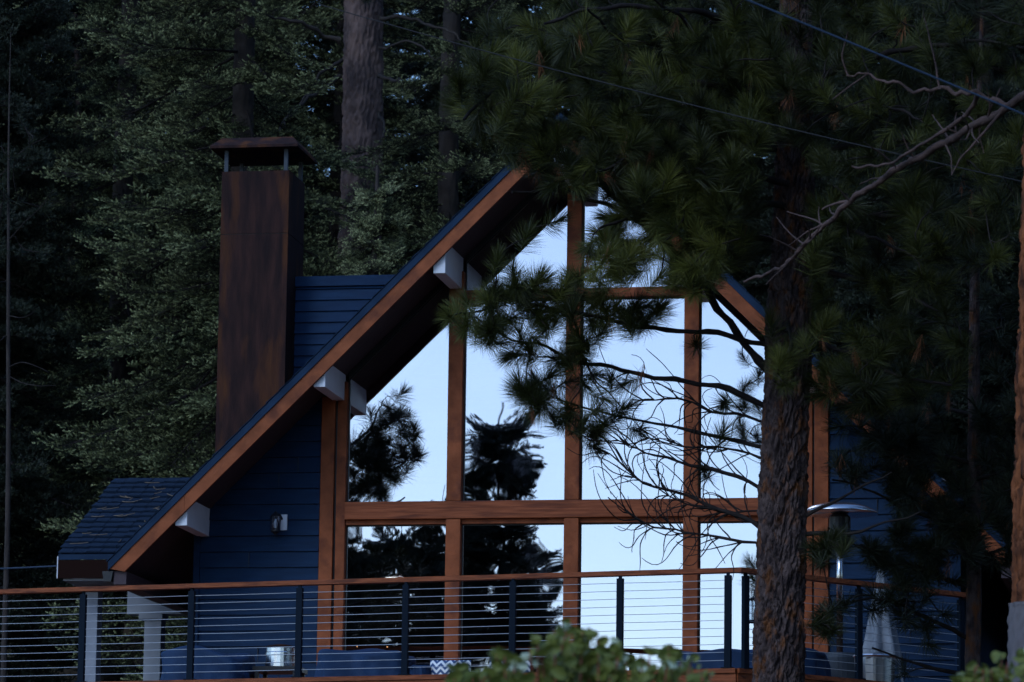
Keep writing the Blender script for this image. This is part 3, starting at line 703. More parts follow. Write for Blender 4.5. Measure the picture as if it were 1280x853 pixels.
class Pine:
    def __init__(s, name, label, base, seed, needle='needle', bark='bark', twig='twig', group=None):
        s.root = thing(name, label, 'tree', tuple(map(float, base)), group); s.base = np.asarray(base, float); s.rs = np.random.RandomState(seed)
        s.nodes = []; s.dirs = []; s.tw = []; s.tp = []; s.ta = []; s.tt = []; s.needle, s.bark, s.twig = needle, bark, twig
    def trunk(s, path, rad, **k): return bark_trunk('trunk', np.asarray(path)-s.base, rad, s.bark, s.root, **k)
    def limb(s, pts, r0, r1, n=None, skel=True, m=None, wob=.02, name='branch'):
        L = np.linalg.norm(np.diff(pts, axis=0), axis=1).sum(); gn = m == 'palebranch'; n = n or max(6, int(L/(.035 if gn else .09))); p = curve_pts(pts, n)
        p[1:-1] += s.rs.normal(0, wob, (n-2, 3)); p[1:-1] = (p[:-2]+2*p[1:-1]+p[2:])/4
        mb = MB().tube(p-s.base, np.linspace(r0, r1, n)*(1+(.13 if gn else .15)*s.rs.normal(size=n).clip(-1, 1.4)), 9 if gn else 7); mb.build(name, m or s.twig, s.root, smooth=True)
        if skel:
            d = unit(np.gradient(p, axis=0))
            for i in range(max(1, n//5), n): s.nodes.append(p[i]); s.dirs.append(d[i])
        return p
    avoid = [(1000, 1105, 616, 652)]
    def tuft(s, p, tint, r0=.008, maxlen=1.6):
        q = proj(p)
        if any(a-22 < q[0] < b+12 and c-18 < q[1] < d+18 for a, b, c, d in s.avoid): return False
        N_ = np.array(s.nodes); d = p-N_; L = np.linalg.norm(d, axis=1)
        al = (d*np.array(s.dirs)).sum(1)/(L+1e-6); cost = L*(1.35-.5*al); i = int(np.argmin(cost)); L_ = L[i]
        if L_ > maxlen: return False
        a = N_[i]; dd = s.dirs[i]
        k = max(4, min(9, int(L_/.12)+3)); t = np.linspace(0, 1, k)[:, None]
        c1 = a+dd*L_*.35; c2 = p-np.array([0, 0, 1])*L_*.18+s.rs.normal(0, .03, 3)
        P = (1-t)**3*a+3*(1-t)**2*t*c1+3*(1-t)*t*t*c2+t**3*p
        P[1:-1] += s.rs.normal(0, .008, (k-2, 3))
        ax = unit(P[-1]-P[-2]); ax = unit(ax+np.array([0, 0, .35])+s.rs.normal(0, .12, 3))
        s.tw.append((P, r0)); s.tp.append(p); s.ta.append(ax); s.tt.append(tint)
        dv = unit(np.gradient(P, axis=0))
        for j in range(max(1, k//2), k): s.nodes.append(P[j]); s.dirs.append(dv[j])
        return True
    def scatter(s, poly, n, ylo, yhi, tint=(.2, .7), maxlen=1.6, keep=None):
        poly = np.array(poly, float); lo, hi = poly.min(0), poly.max(0); pts = []
        while len(pts) < n:
            x, y = s.rs.uniform(lo[0], hi[0]), s.rs.uniform(lo[1], hi[1]); ins = False; j = len(poly)-1
            for i in range(len(poly)):
                if (poly[i][1] > y) != (poly[j][1] > y) and x < (poly[j][0]-poly[i][0])*(y-poly[i][1])/(poly[j][1]-poly[i][1])+poly[i][0]: ins = not ins
                j = i
            if ins: pts.append(atY(x, y, s.rs.uniform(ylo, yhi)))
        pts = np.array(pts); N_ = np.array(s.nodes)
        o = np.argsort([np.linalg.norm(N_-p, axis=1).min() for p in pts])
        for i in o: s.tuft(pts[i], s.rs.uniform(*tint), maxlen=maxlen)
    def finish(s, n=150, length=.19, width=.0034, dry=.02, **kw):
        V = []; F = []; c = 0
        for P, r in s.tw:
            v, f = tube_np(P-s.base, np.linspace(r, r*.55, len(P)), 4); V.append(v); F.append(f+c); c += len(v)
        if V: stuff(link('twigs', mesh_np('twigs', np.vstack(V), np.vstack(F), s.twig), s.root))
        tp, ta, tt = np.array(s.tp)-s.base, np.array(s.ta), np.array(s.tt)
        V, F, T = needles(tp, ta, tt, s.rs, n, length, width, **kw); stuff(link('crown', mesh_np('crown', V, F, s.needle, T), s.root))
        kd = s.rs.rand(len(tp)) < dry
        if kd.any():
            V, F, T = needles(tp[kd]-ta[kd]*.16, ta[kd]*.3-np.array([0, 0, 1]), tt[kd], s.rs, 30, length*.8, width, spread=(.05, .6)); stuff(link('dry_needles', mesh_np('dry_needles', V, F, 'dryneedle', T), s.root))
        return s.root

# ------------------------------------------------------------------ the big pine in front of the windows
TY = -9.5
tpx = [(969, 1330), (975, 853), (979, 700), (982, 550), (985, 400), (989, 250), (993, 100), (997, -100), (1002, -500), (1005, -900)]
tpt = np.array([atY(x, y, TY) for x, y in tpx])
pine = Pine('pine_tree', 'large long-needled pine with furrowed trunk in front of the right windows', (tpt[0][0], TY, gz(tpt[0][0], TY)), 11)
tpt[0][2] = pine.base[2]-.2
pine.trunk(tpt, np.array([.25, .218, .210, .205, .195, .172, .15, .13, .09, .03]), seed=2, k=220, ring=.010, plate=(.080, .20), depth=.21)
def brn(px, dys, r0, r1, **k): 
    return pine.limb(np.array([atY(x, y, TY+d) for (x, y), d in zip(px, np.interp(np.linspace(0, 1, len(px)), np.linspace(0, 1, len(dys)), dys))]), r0, r1, **k)
brn([(985, 130), (900, 112), (800, 92), (700, 98), (620, 112), (580, 150)], (0, -.8, -1.5), .038, .012)
brn([(987, 190), (900, 182), (800, 165), (700, 152), (640, 172)], (0, -.4, -.6), .034, .010)
brn([(988, 60), (930, 32), (860, 12), (760, 5), (680, 30)], (0, -1.2, -2), .036, .012)
brn([(968, 470), (905, 400), (875, 350), (830, 300), (770, 258), (700, 232), (640, 240)], (0, -.4, -1.0), .038, .010, wob=.022)
brn([(965, 432), (900, 418), (830, 412), (760, 400), (690, 382), (620, 378), (575, 392)], (0, -.5, -.8), .026, .008, wob=.026)
brn([(962, 512), (890, 482), (830, 472), (760, 462), (700, 440), (640, 420), (605, 405)], (0, -.2, -.4), .028, .008, wob=.026)
brn([(962, 560), (890, 545), (830, 530), (770, 520), (710, 505), (665, 485)], (0, .2, .3), .020, .006, wob=.007)
brn([(975, 300), (900, 285), (840, 275), (790, 270), (750, 285)], (0, -.8, -1.4), .030, .009)
brn([(990, 100), (1060, 80), (1130, 62), (1200, 52), (1280, 60)], (0, -.6, -1), .034, .012)
brn([(990, 200), (1060, 182), (1120, 172), (1200, 182), (1260, 190)], (0, .5, .8), .032, .010)
brn([(1000, 330), (1060, 345), (1110, 362), (1190, 395)], (0, -.5, -1), .030, .009)
brn([(1000, 420), (1060, 440), (1120, 470), (1190, 482)], (0, -.4, -.6), .028, .009)
brn([(985, 395), (990, 425), (985, 452), (975, 470)], (-.1, -.6, -1.1), .022, .009)
brn([(985, 10), (1050, -30), (1140, -60), (1230, -60)], (0, .3, .5), .034, .012)
brn([(985, -20), (900, -60), (800, -90), (700, -80)], (0, -.5, -1), .034, .012)
for px, d in (([(985, 150), (930, 120), (880, 60), (850, 20), (800, -10)], (0, -1.2, -2.1)), ([(985, 230), (920, 215), (860, 195), (800, 190), (745, 215)], (-.2, -1, -1.6)), ([(985, 110), (900, 70), (820, 60), (760, 40), (735, 10)], (0, -1, -2.1)),
              ([(985, 260), (930, 250), (900, 235), (850, 215)], (-.1, -.8, -1.5)), ([(995, 160), (1050, 130), (1100, 130), (1150, 150)], (0, -1, -1.7)), ([(1000, 260), (1060, 262), (1120, 270), (1180, 262)], (0, -.2, -.9)), ([(1000, 280), (1070, 290), (1140, 320)], (0, -.5, -1))):
    brn(px, d, .030, .010)
for k in range(14):                         # limbs above the frame
    y0 = -120-50*k; s_ = -1 if k % 2 else 1; L = 330-14*k
    brn([(1000, y0), (1000+s_*L*.5, y0-40), (1000+s_*L, y0-30)], (0, pine.rs.uniform(-1.5, 1.5)), .03, .01)
A = [(552, 130), (600, 40), (650, 0), (660, -60), (1290, -60), (1290, 330), (1110, 320), (960, 330), (870, 320), (800, 262), (740, 235), (640, 212), (590, 170)]
Pine.avoid.append((966, 1002, 198, 385)); pine.scatter(A, 560, TY-2.0, TY+1.0, (.0, .7), 1.6)
pine.scatter([(560, 130), (610, 60), (700, 20), (960, 10), (960, 260), (880, 290), (800, 250), (735, 225), (645, 205), (595, 165)], 190, TY-1.9, TY-.2, (.1, .85), 1.6)  # front tufts tinted brighter, standing in for light on the outer crown
pine.scatter([(960, 330), (1190, 335), (1210, 480), (1080, 515), (1020, 500), (962, 490)], 100, TY-1.3, TY+.5, (.1, .65), 1.4)
pine.scatter([(725, 300), (760, 260), (800, 235), (905, 250), (930, 300), (880, 375), (800, 345), (740, 345)], 95, TY-1.6, TY-.2, (.45, 1), 1.4)
pine.scatter([(556, 395), (590, 365), (640, 350), (720, 345), (800, 360), (850, 380), (800, 410), (720, 440), (690, 450), (620, 430), (580, 415)], 84, TY-1.0, TY-.1, (.15, .75), 1.6)
pine.scatter([(620, 440), (720, 440), (820, 500), (760, 545), (700, 540), (640, 500)], 34, TY-.6, TY+.3, (.1, .45), 1.2)
for x, y, d, t in ((622, 322, -1.0, .45), (660, 292, -.9, .4), (640, 335, -.8, .3), (700, 275, -.9, .35), (648, 490, -.1, .2), (640, 445, -.4, .3), (690, 520, 0, .2),
                   (745, 560, .1, .15), (800, 540, .2, .2), (870, 430, -.4, .3), (905, 505, -.2, .2), (905, 540, 0, .2), (880, 590, .1, .15), (690, 470, -.3, .3), (780, 480, -.2, .25),
                   (975, 450, -1.2, .8), (970, 400, -1.2, .75), (985, 480, -1.2, .5), (1000, 400, -1.1, .6), (850, 262, -1.5, .95), (870, 285, -1.5, 1), (835, 290, -1.4, .85), (755, 300, -1.2, .5), (730, 340, -1, .5)):
    pine.tuft(atY(x, y, TY+d), t, maxlen=2)
pine.scatter([(640, 195), (720, 140), (800, 190), (875, 310), (830, 300), (745, 240), (690, 238)], 46, TY-1.5, TY-.1, (.05, .6), 2)
pine.scatter([(560, -700), (1350, -700), (1350, -60), (600, -60)], 300, TY-2.2, TY+2.2, (.1, .6), 1.8)
# bare lower limbs with hooked twigs
bare = [([(962, 612), (905, 590), (860, 578), (800, 562), (757, 540)], .026), ([(960, 668), (905, 636), (860, 622), (800, 600), (747, 560)], .026),
        ([(958, 680), (890, 669), (830, 661), (790, 648), (760, 622)], .018), ([(962, 575), (900, 555), (850, 560), (800, 545)], .016),
        ([(962, 530), (900, 515), (850, 505), (790, 500)], .018), ([(960, 640), (900, 640), (850, 632), (815, 600)], .012)]
for px, r in bare:
    P = brn(px, (0, .1, -.2), r*.8, .005, skel=False, wob=.024)
    for j in range(2, len(P)-1):
        for q in range(3):
            if pine.rs.rand() < .62:
                d = unit(P[j]-P[j-1]); L = pine.rs.uniform(.2, .75); sgn = pine.rs.choice([-1, 1]); up = unit(np.array([0, pine.rs.uniform(-.6, .6), sgn]))
                an = pine.rs.uniform(.2, .7); cv = pine.rs.uniform(-.35, .5); pts_ = [P[j]]; cv2 = pine.rs.uniform(-.5, .1)
                for w in range(8):
                    pts_.append(pts_[-1]+(d*math.cos(an)+up*math.sin(an))*L/8); an += cv if w < 4 else cv2*1.6
                pine.limb(np.array(pts_), .0066, .0026, n=12, skel=False, wob=.005, name='bare_twig')
for px, r in (([(1004, 648), (1060, 616), (1115, 590)], .016), ([(1004, 668), (1050, 668), (1100, 660), (1150, 640)], .02)):
    brn(px, (0, -.2, -.3), r, .006)
pine.scatter([(1010, 660), (1040, 640), (1070, 680), (1050, 720), (1012, 690)], 9, TY-.6, TY-.1, (.05, .3))
pine.scatter([(1020, 760), (1045, 750), (1050, 790), (1020, 790)], 4, TY-.5, TY-.1, (.1, .35), 2.5)
pine.finish(n=240, length=.20, width=.0027, dry=.05, spread=(.15, 1.25), along=.15)

# ------------------------------------------------------------------ young pine at the right wall
def limb_px(t, px, ys, r0, r1, **k):
    return t.limb(np.array([atY(x, y, yy) for (x, y), yy in zip(px, np.linspace(ys[0], ys[1], len(px)))]), r0, r1, **k)
YY = -6.4
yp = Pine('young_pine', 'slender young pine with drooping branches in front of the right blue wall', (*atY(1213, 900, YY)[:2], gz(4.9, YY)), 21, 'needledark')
pth = np.array([(yp.base[0], YY, yp.base[2]-.1)]+[tuple(atY(x, y, YY)) for x, y in ((1213, 853), (1215, 700), (1217, 560), (1220, 400), (1224, 200), (1228, -60))])
yp.trunk(pth, np.array([.085, .075, .068, .06, .05, .035, .01]), seed=5, k=48, ring=.03, plate=(.06, .15))
for px, ys in (([(1213, 735), (1150, 712), (1080, 690), (1035, 660)], (YY, -6.9)), ([(1213, 800), (1150, 770), (1080, 745), (1020, 765)], (YY, -7.2)), ([(1214, 650), (1150, 645), (1090, 615), (1040, 600)], (YY, -6.8)),
               ([(1216, 580), (1160, 565), (1100, 540), (1060, 520)], (YY, -6.9)), ([(1217, 520), (1150, 500), (1080, 490)], (YY, -6.2)), ([(1212, 845), (1150, 830), (1090, 810)], (YY, -6.8)),
               ([(1216, 600), (1250, 590), (1300, 580)], (YY, -6.8)), ([(1215, 700), (1250, 690), (1300, 660)], (YY, -6.8)), ([(1220, 420), (1160, 400), (1110, 400)], (YY, -6.9)), ([(1220, 420), (1270, 400), (1320, 390)], (YY, -6.5)),
               ([(1222, 300), (1170, 270), (1130, 270)], (YY, -6.9)), ([(1222, 280), (1270, 260), (1310, 250)], (YY, -6.5))):
    limb_px(yp, px, ys, .022, .007)
yp.scatter([(1020, 590), (1100, 520), (1290, 470), (1290, 730), (1180, 700), (1090, 680), (1060, 640)], 150, YY-.9, YY+.6, (.1, .9), 1.4)
yp.scatter([(1015, 640), (1050, 630), (1100, 690), (1180, 720), (1130, 730), (1060, 705)], 26, YY-.9, YY-.2, (.2, 1), 1.4)
yp.scatter([(1015, 760), (1050, 740), (1110, 730), (1160, 770), (1100, 770), (1040, 800)], 10, YY-.9, YY-.2, (.1, .6), 1.2)
yp.scatter([(1035, 470), (1110, 500), (1215, 600), (1215, 680), (1120, 620), (1040, 540)], 60, YY-1.0, YY+.3, (.0, .6), 1.8)
yp.scatter([(1060, 660), (1200, 640), (1200, 830), (1120, 840), (1120, 720)], 26, YY-.8, YY+.2, (.0, .6), 1.8)
yp.scatter([(1100, 200), (1290, 180), (1290, 470), (1120, 500)], 70, YY-.9, YY+.9, (.0, .6), 1.4)
yp.finish(n=130, length=.19, width=.004, dry=.06)

# pine at the right edge of the frame
RYY = -15.5
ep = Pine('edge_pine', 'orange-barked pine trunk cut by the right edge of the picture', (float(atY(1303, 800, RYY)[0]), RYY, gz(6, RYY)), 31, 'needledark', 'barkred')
pth = np.array([(ep.base[0], RYY, ep.base[2]-.1)]+[tuple(atY(x, y, RYY)) for x, y in ((1304, 853), (1306, 600), (1308, 300), (1310, 100), (1312, -300), (1315, -900))])
ep.trunk(pth, np.array([.23, .205, .20, .19, .18, .13, .05]), seed=8, k=110, ring=.02, plate=(.07, .22), depth=.2)
# long bare limb of that pine, reaching left across the picture
def lp(px, ys, r0, r1, skel=False, m='palebranch', **k): return ep.limb(np.array([atY(x, y, yy) for (x, y), yy in zip(px, np.linspace(ys[0], ys[1], len(px)))]), r0, r1, skel=skel, m=m, **k)
lp([(1310, 95), (1255, 138), (1200, 168), (1130, 207), (1062, 252), (1012, 300), (975, 338), (930, 352)], (RYY, -12.4), .036, .010, wob=.009)
lp([(1262, 134), (1225, 118), (1190, 116), (1130, 108), (1085, 92), (1060, 95)], (-15.1, -14.5), .020, .006, wob=.026)
lp([(1222, 118), (1212, 140), (1185, 162), (1150, 182), (1110, 206), (1065, 208)], (-15.0, -14), .018, .007, wob=.007)
lp([(1252, 140), (1230, 168), (1205, 192), (1190, 218)], (-15.05, -15), .012, .004, wob=.006)
lp([(1062, 252), (1040, 255), (1028, 262)], (-13.6, -13.4), .014, .006, wob=.003)
lp([(1060, 95), (1050, 70), (1060, 40)], (-14.5, -14.6), .008, .004, wob=.003); lp([(1085, 92), (1060, 110), (1040, 125)], (-14.5, -14.6), .007, .003, wob=.003)
lp([(1175, 112), (1165, 60), (1155, 20)], (-15, -14.9), .009, .004, wob=.005)
for i in range(26):                         # dead side twigs along the bare limb
    t_ = ep.rs.uniform(.05, .95); q_ = np.array([(1255, 138), (1200, 168), (1130, 207), (1062, 252), (1012, 300), (975, 338)], float); u_ = t_*5; j = int(u_); pq = q_[j]*(1-u_+j)+q_[j+1]*(u_-j)
    yy = -15.06+(-12.84+15.06)*t_; e_ = pq+np.array([ep.rs.uniform(-55, 25), ep.rs.choice([-1, 1])*ep.rs.uniform(10, 42)]); md = (pq+e_)/2+ep.rs.uniform(-8, 8, 2)
    lp([tuple(pq), tuple(md), tuple(e_)], (yy, yy+ep.rs.uniform(-.4, .4)), .008, .003, wob=.004, name='dead_twig')
for k in range(10):
    s_ = -1 if k % 2 else 1
    limb_px(ep, [(1310, 20-60*k), (1310+s_*130, -10-60*k), (1310+s_*260, -10-60*k)], (RYY, RYY+ep.rs.uniform(-1.5, 1.5)), .035, .01)
ep.scatter([(1050, -60), (1290, -60), (1290, 30), (1180, 25), (1100, 0)], 30, RYY-1, RYY+1.2, (0, .6), 1.4)
ep.scatter([(1000, -650), (1600, -650), (1600, -60), (1050, -60)], 120, RYY-1.5, RYY+1.5, (0, .6), 1.6)
ep.finish(n=110, dry=.03)
st = thing('tree_stump', 'grey weathered stump at the right edge of the picture', 'stump', (float(atY(1297, 800, -16.3)[0]), -16.3, gz(6, -16.3)))
zt = float(atY(1290, 755, -16.3)[2])-float(st.location.z)
bark_trunk('stump_body', [(0, 0, -.2), (0, 0, zt*.5), (0, 0, zt)], [.24, .205, .20], 'stump', st, seed=4, k=80, ring=.03, plate=(.12, .5), depth=.08)
MB().lathe([(.185, 0), (.18, .012)], (0, 0, zt-.02), 28).build('cut_top', 'stump', st)

# ------------------------------------------------------------------ firs
def fir_branch_mesh(seed, L=3.0, m='fir', dens=1.0, nl=18, big=1.0):
    rs = np.random.RandomState(seed); pos = []; dr_ = []; tip = []; WV = []; WF = []; c = 0
    t = np.linspace(0, 1, 14); ax = np.stack([L*t, .12*np.sin(t*5+seed)*t, -.22*L*t**1.2+.16*L*t**3.0], -1)
    v, f_ = tube_np(ax, np.linspace(.028, .006, 14), 5); WV.append(v); WF.append(f_); c += len(v)
    s = .16
    while s < 1:
        p = np.array([np.interp(s, t, ax[:, i]) for i in range(3)])
        for sg in (-1, 1):
            if rs.rand() < .15: continue
            ls = (.30*(1-s)+.12)*L*rs.uniform(.4, 1.1); fwd = unit(np.array([.75+.3*s, sg*1.0, rs.uniform(-.5, .25)]))
            k = max(3, int(ls/.16)); q = np.linspace(0, 1, k+1)
            side = p+fwd*ls*q[:, None]+np.array([.10, 0, 0])*ls*(q**2)[:, None]+np.array([0, 0, 1])*(-.18*ls*q+.32*ls*q**2.4)[:, None]
            v, f_ = tube_np(side, np.linspace(.010, .004, k+1), 3); WV.append(v); WF.append(f_+c); c += len(v)
            nt_ = max(3, int(ls/.075*dens))
            for j in range(nt_+1):
                u_ = (j+rs.rand()*.6)/nt_; u_ = min(u_, 1)
                if u_ < .12: continue
                pp_ = np.array([np.interp(u_, q, side[:, i]) for i in range(3)]); sg2 = -1 if j % 2 else 1
                perp = np.array([-fwd[1], fwd[0], 0])*sg2; tl = rs.uniform(.12, .32)*(1-.45*u_)
                dd = unit(fwd*(.7+.6*(j == nt_))+perp*rs.uniform(.3, .9)*(j < nt_)+np.array([0, 0, rs.uniform(-.3, .35)]))
                pr_ = np.cross(dd, [0, 0, 1.]); nf = max(2, int(tl/.042))
                for w in range(nf+1):
                    fpos = pp_+dd*tl*(w/nf)*.85; last = w == nf
                    fd_ = unit(dd*(.6+last)+pr_*(0 if last else (1 if w % 2 else -1)*rs.uniform(.5, .9))+np.array([0, 0, rs.uniform(.15, .8)]))
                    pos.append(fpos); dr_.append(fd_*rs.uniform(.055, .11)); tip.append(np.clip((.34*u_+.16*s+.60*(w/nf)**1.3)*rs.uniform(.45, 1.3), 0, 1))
        s += .13/L*rs.uniform(.85, 1.3)
    pos, dr_, tip = np.array(pos), np.array(dr_), np.array(tip); K = len(pos); n = nl
    axv = unit(dr_); a1 = unit(np.cross(axv, [[0, 0, 1.]])); a2 = np.cross(a1, axv)
    u_ = rs.rand(K, n); th = rs.uniform(-.7, math.pi+.7, (K, n))
    d = unit(axv[:, None]*(.55+.6*u_[..., None])+np.cos(th)[..., None]*a1[:, None]*.7+np.sin(th)[..., None]*a2[:, None]*.8)
    b0 = pos[:, None]+dr_[:, None]*u_[..., None]; e = b0+d*(rs.uniform(.020, .032, (K, n))*big)[..., None]
    sd = unit(np.cross(d, rs.normal(size=(K, n, 3))))*.0068*big
    V = np.stack([b0-sd*.6, b0+sd*.6, e+sd*.4, e-sd*.4], 2).reshape(-1, 3); F = np.arange(K*n*4).reshape(-1, 4)
    T = np.repeat(np.clip(tip[:, None]*np.ones((1, n))*(.75+.4*u_), 0, 1).ravel(), 4)
    WV = np.vstack(WV); WF = np.vstack(WF)
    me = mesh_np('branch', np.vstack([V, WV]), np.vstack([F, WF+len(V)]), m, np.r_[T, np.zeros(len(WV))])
    me.materials.append(M['twig']); mi = np.zeros(len(F)+len(WF), np.int32); mi[len(F):] = 1; me.polygons.foreach_set('material_index', mi)
    return me
FB = [fir_branch_mesh(100+i) for i in range(4)]
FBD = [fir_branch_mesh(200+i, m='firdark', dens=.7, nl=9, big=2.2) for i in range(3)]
def fir(name, label, x, y, h, rad, seed, zlo, zhi, meshes, group, step=.46, per=6, trunk=.24, bark='barkdark', clear=None):
    z0 = gz(x, y); t = thing(name, label, 'tree', (x, y, z0), group); rs = np.random.RandomState(seed)
    bark_trunk('trunk', [(0, 0, -.3), (rs.uniform(-.1, .1), 0, h*.5), (0, 0, h)], [trunk, trunk*.6, .02], bark, t, seed=seed, k=40, ring=.08, plate=(.1, .3))
    z = max(zlo-z0, h*.06); a0 = 0; cnt = 0
    while z < min(h*.98, zhi-z0) and cnt < 295:
        f_ = z/h; r = rad*min(1, (1-f_)*1.25)**.8*rs.uniform(.85, 1.1); a0 += 1.1
        for k in range(per):
            a = a0+2*math.pi*k/per+rs.uniform(-.35, .35)
            if math.cos(a)*.18-math.sin(a)*.98 < -.25 and rs.rand() < .7: continue
            if clear and clear(x+math.cos(a)*r*.7, y+math.sin(a)*r*.7, z0+z): continue
            o = link('branch', meshes[rs.randint(len(meshes))], t, (0, 0, z+rs.uniform(-.12, .12))); sc_ = r/3.0*rs.uniform(.75, 1.1); s2 = max(.5, sc_)
            o.scale = (sc_, s2, s2); o.rotation_euler = (rs.uniform(-.5, .5), .42-.5*f_*rs.uniform(.5, 1.2)+rs.uniform(-.28, .28), a); cnt += 1
        z += step*rs.uniform(.8, 1.2)
    return t
def inhouse(x, y, z):
    q = proj((x, y, z))
    return (-6.3 < x < 5.2 and -1 < y < 8.8 and z < 6.8) or (385 < q[0] < 495 and q[1] < 165)
G = 'forest trees behind the cabin'
def xyD(px, D): p = atD(px, 400, D); return float(p[0]), float(p[1])
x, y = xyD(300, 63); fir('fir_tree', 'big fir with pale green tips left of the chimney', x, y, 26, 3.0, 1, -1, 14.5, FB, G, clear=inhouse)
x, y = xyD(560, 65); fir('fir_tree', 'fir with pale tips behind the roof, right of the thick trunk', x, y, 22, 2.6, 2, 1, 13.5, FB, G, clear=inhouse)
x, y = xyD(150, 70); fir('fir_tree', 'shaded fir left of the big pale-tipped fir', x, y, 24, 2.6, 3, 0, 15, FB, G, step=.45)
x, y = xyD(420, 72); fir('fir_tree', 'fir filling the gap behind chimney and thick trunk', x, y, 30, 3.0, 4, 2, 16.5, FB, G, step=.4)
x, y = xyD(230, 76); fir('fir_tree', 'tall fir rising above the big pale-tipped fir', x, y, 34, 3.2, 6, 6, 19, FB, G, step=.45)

x, y = xyD(468, 60.5); _zt = float(atD(468, 200, 60.5)[2])
fir('fir_tree', 'short fir whose top hides the foot of the thick trunk', x, y, _zt-gz(x, y), 2.3, 7, 1.5, 14, FB, G, step=.36, clear=lambda a, b, c: b < 8.9 and a < 5)

# thick bare trunk behind the roof
TX, TYY = xyD(448, 66)
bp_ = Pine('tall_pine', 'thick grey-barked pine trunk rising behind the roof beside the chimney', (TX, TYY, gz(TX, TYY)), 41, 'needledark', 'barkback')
bp_.trunk(np.array([(TX, TYY, bp_.base[2]-.3), (TX-.02, TYY, 8), (TX, TYY, 12), (TX, TYY, 26)]), np.array([.42, .335, .31, .12]), seed=12, k=110, ring=.035, plate=(.10, .3), depth=.14)
for px, r0 in (([(425, 95), (400, 110), (375, 125), (350, 165)], .05), ([(428, 75), (395, 100), (365, 150), (335, 170)], .04), ([(474, 95), (495, 100), (520, 115)], .05), ([(474, 140), (480, 160), (478, 178)], .035),
               ([(425, 50), (350, 20), (300, 10)], .05), ([(474, 20), (540, 30), (600, 60)], .045), ([(474, 60), (520, 50), (560, 80)], .03)):
    limb_px(bp_, px, (TYY-.3, TYY-1.6), r0*.75, r0*.2, m='barkdark', wob=.05)
for k in range(12):
    s_ = -1 if k % 2 else 1; z = 15+k*.9; p0 = np.array([TX, TYY, z]); a = bp_.rs.rand()*6.28; dv = np.array([math.cos(a), math.sin(a), .1])
    bp_.limb(np.array([p0, p0+dv*1.2, p0+dv*2.4+np.array([0, 0, .3])]), .05, .015)
bp_.scatter([(300, -300), (620, -300), (640, 20), (520, 10), (330, 5)], 80, TYY-2.2, TYY+2, (0, .7), 2.5)
bp_.finish(n=90, length=.2, width=.005, dry=.04)

# dark conifers further back and to both sides
shared = {}
def far_fir(name, label, x, y, h, rad, seed, group=G):
    z0 = gz(x, y); t = thing(name, label, 'tree', (x, y, z0), group); rs = np.random.RandomState(seed); s_ = h/26.
    if 'trunk' not in shared:
        o = bark_trunk('trunk', [(0, 0, -.5), (0, 0, 13), (0, 0, 26)], [.28, .19, .02], 'barkdark', t, seed=3, k=24, ring=.15, plate=(.15, .4)); shared['trunk'] = o.data
    else: o = link('trunk', shared['trunk'], t)
    o.scale = (s_, s_, s_)
    z = h*.08; a0 = rs.rand()*6
    while z < h*.98:
        f_ = z/h; r = rad*(1-f_)**.7*rs.uniform(.8, 1.1)+.25; a0 += 1.3
        for k in range(5):
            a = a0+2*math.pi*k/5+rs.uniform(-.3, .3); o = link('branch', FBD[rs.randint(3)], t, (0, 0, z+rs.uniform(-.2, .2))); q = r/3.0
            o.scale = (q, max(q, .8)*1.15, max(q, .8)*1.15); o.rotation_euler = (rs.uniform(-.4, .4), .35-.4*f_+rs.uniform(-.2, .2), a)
        z += .52*rs.uniform(.8, 1.2)
far = [(20, 80, 26, 2.8, 'dark conifer at the left edge of the picture'), (-70, 74, 28, 3, 'dark conifer cut by the left edge of the picture'), (95, 90, 30, 3, 'dim conifer deep in the gap on the left'),
       (640, 84, 30, 3.2, 'dark conifer directly behind the gable peak'), (760, 80, 30, 3.2, 'dark conifer behind the right roof slope'), (870, 88, 32, 3.3, 'dim conifer behind the pine crown'),
       (980, 82, 30, 3.3, 'dark conifer behind the front pine trunk'), (1080, 76, 28, 3, 'dark conifer above the right roof slope'), (1180, 84, 30, 3.3, 'dim conifer behind the slender young pine'),
       (1280, 74, 30, 3.2, 'dark conifer behind the right edge trunk'), (1390, 66, 28, 3.2, 'dark conifer just outside the right edge'), (545, 100, 31, 2.6, 'dim conifer behind the sky gaps beside the thick trunk'), (340, 92, 36, 3.4, 'dim conifer behind the chimney hood'),
       (180, 100, 36, 3.4, 'farthest dim conifer on the left'), (1130, 60, 22, 2.6, 'shaded conifer beside the right wall'), (1230, 58, 20, 2.4, 'shaded conifer right of the house corner'), (-20, 66, 18, 2.4, 'shaded conifer behind the porch posts')]
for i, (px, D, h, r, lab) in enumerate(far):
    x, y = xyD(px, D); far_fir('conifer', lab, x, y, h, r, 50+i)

for i, (x, y, h, r, lab) in enumerate(((10.5, -15, 24, 3.2, 'added shade conifer right of the frame near the edge trunk'), (11.5, -7, 26, 3.4, 'added shade conifer right of the frame level with the deck'), (10.5, 1.5, 26, 3.4, 'added shade conifer right of the frame beside the house wall'),
                                         (13.5, -23, 24, 3.4, 'added shade conifer right of the frame nearest the viewer'), (10, 9, 26, 3.4, 'added shade conifer right of the frame behind the house'), (14.5, -12, 28, 3.6, 'added shade conifer right of the frame in the second row'))):
    far_fir('conifer', lab, x, y, h, r, 80+i)  # unseen conifers added to block sky light from the right

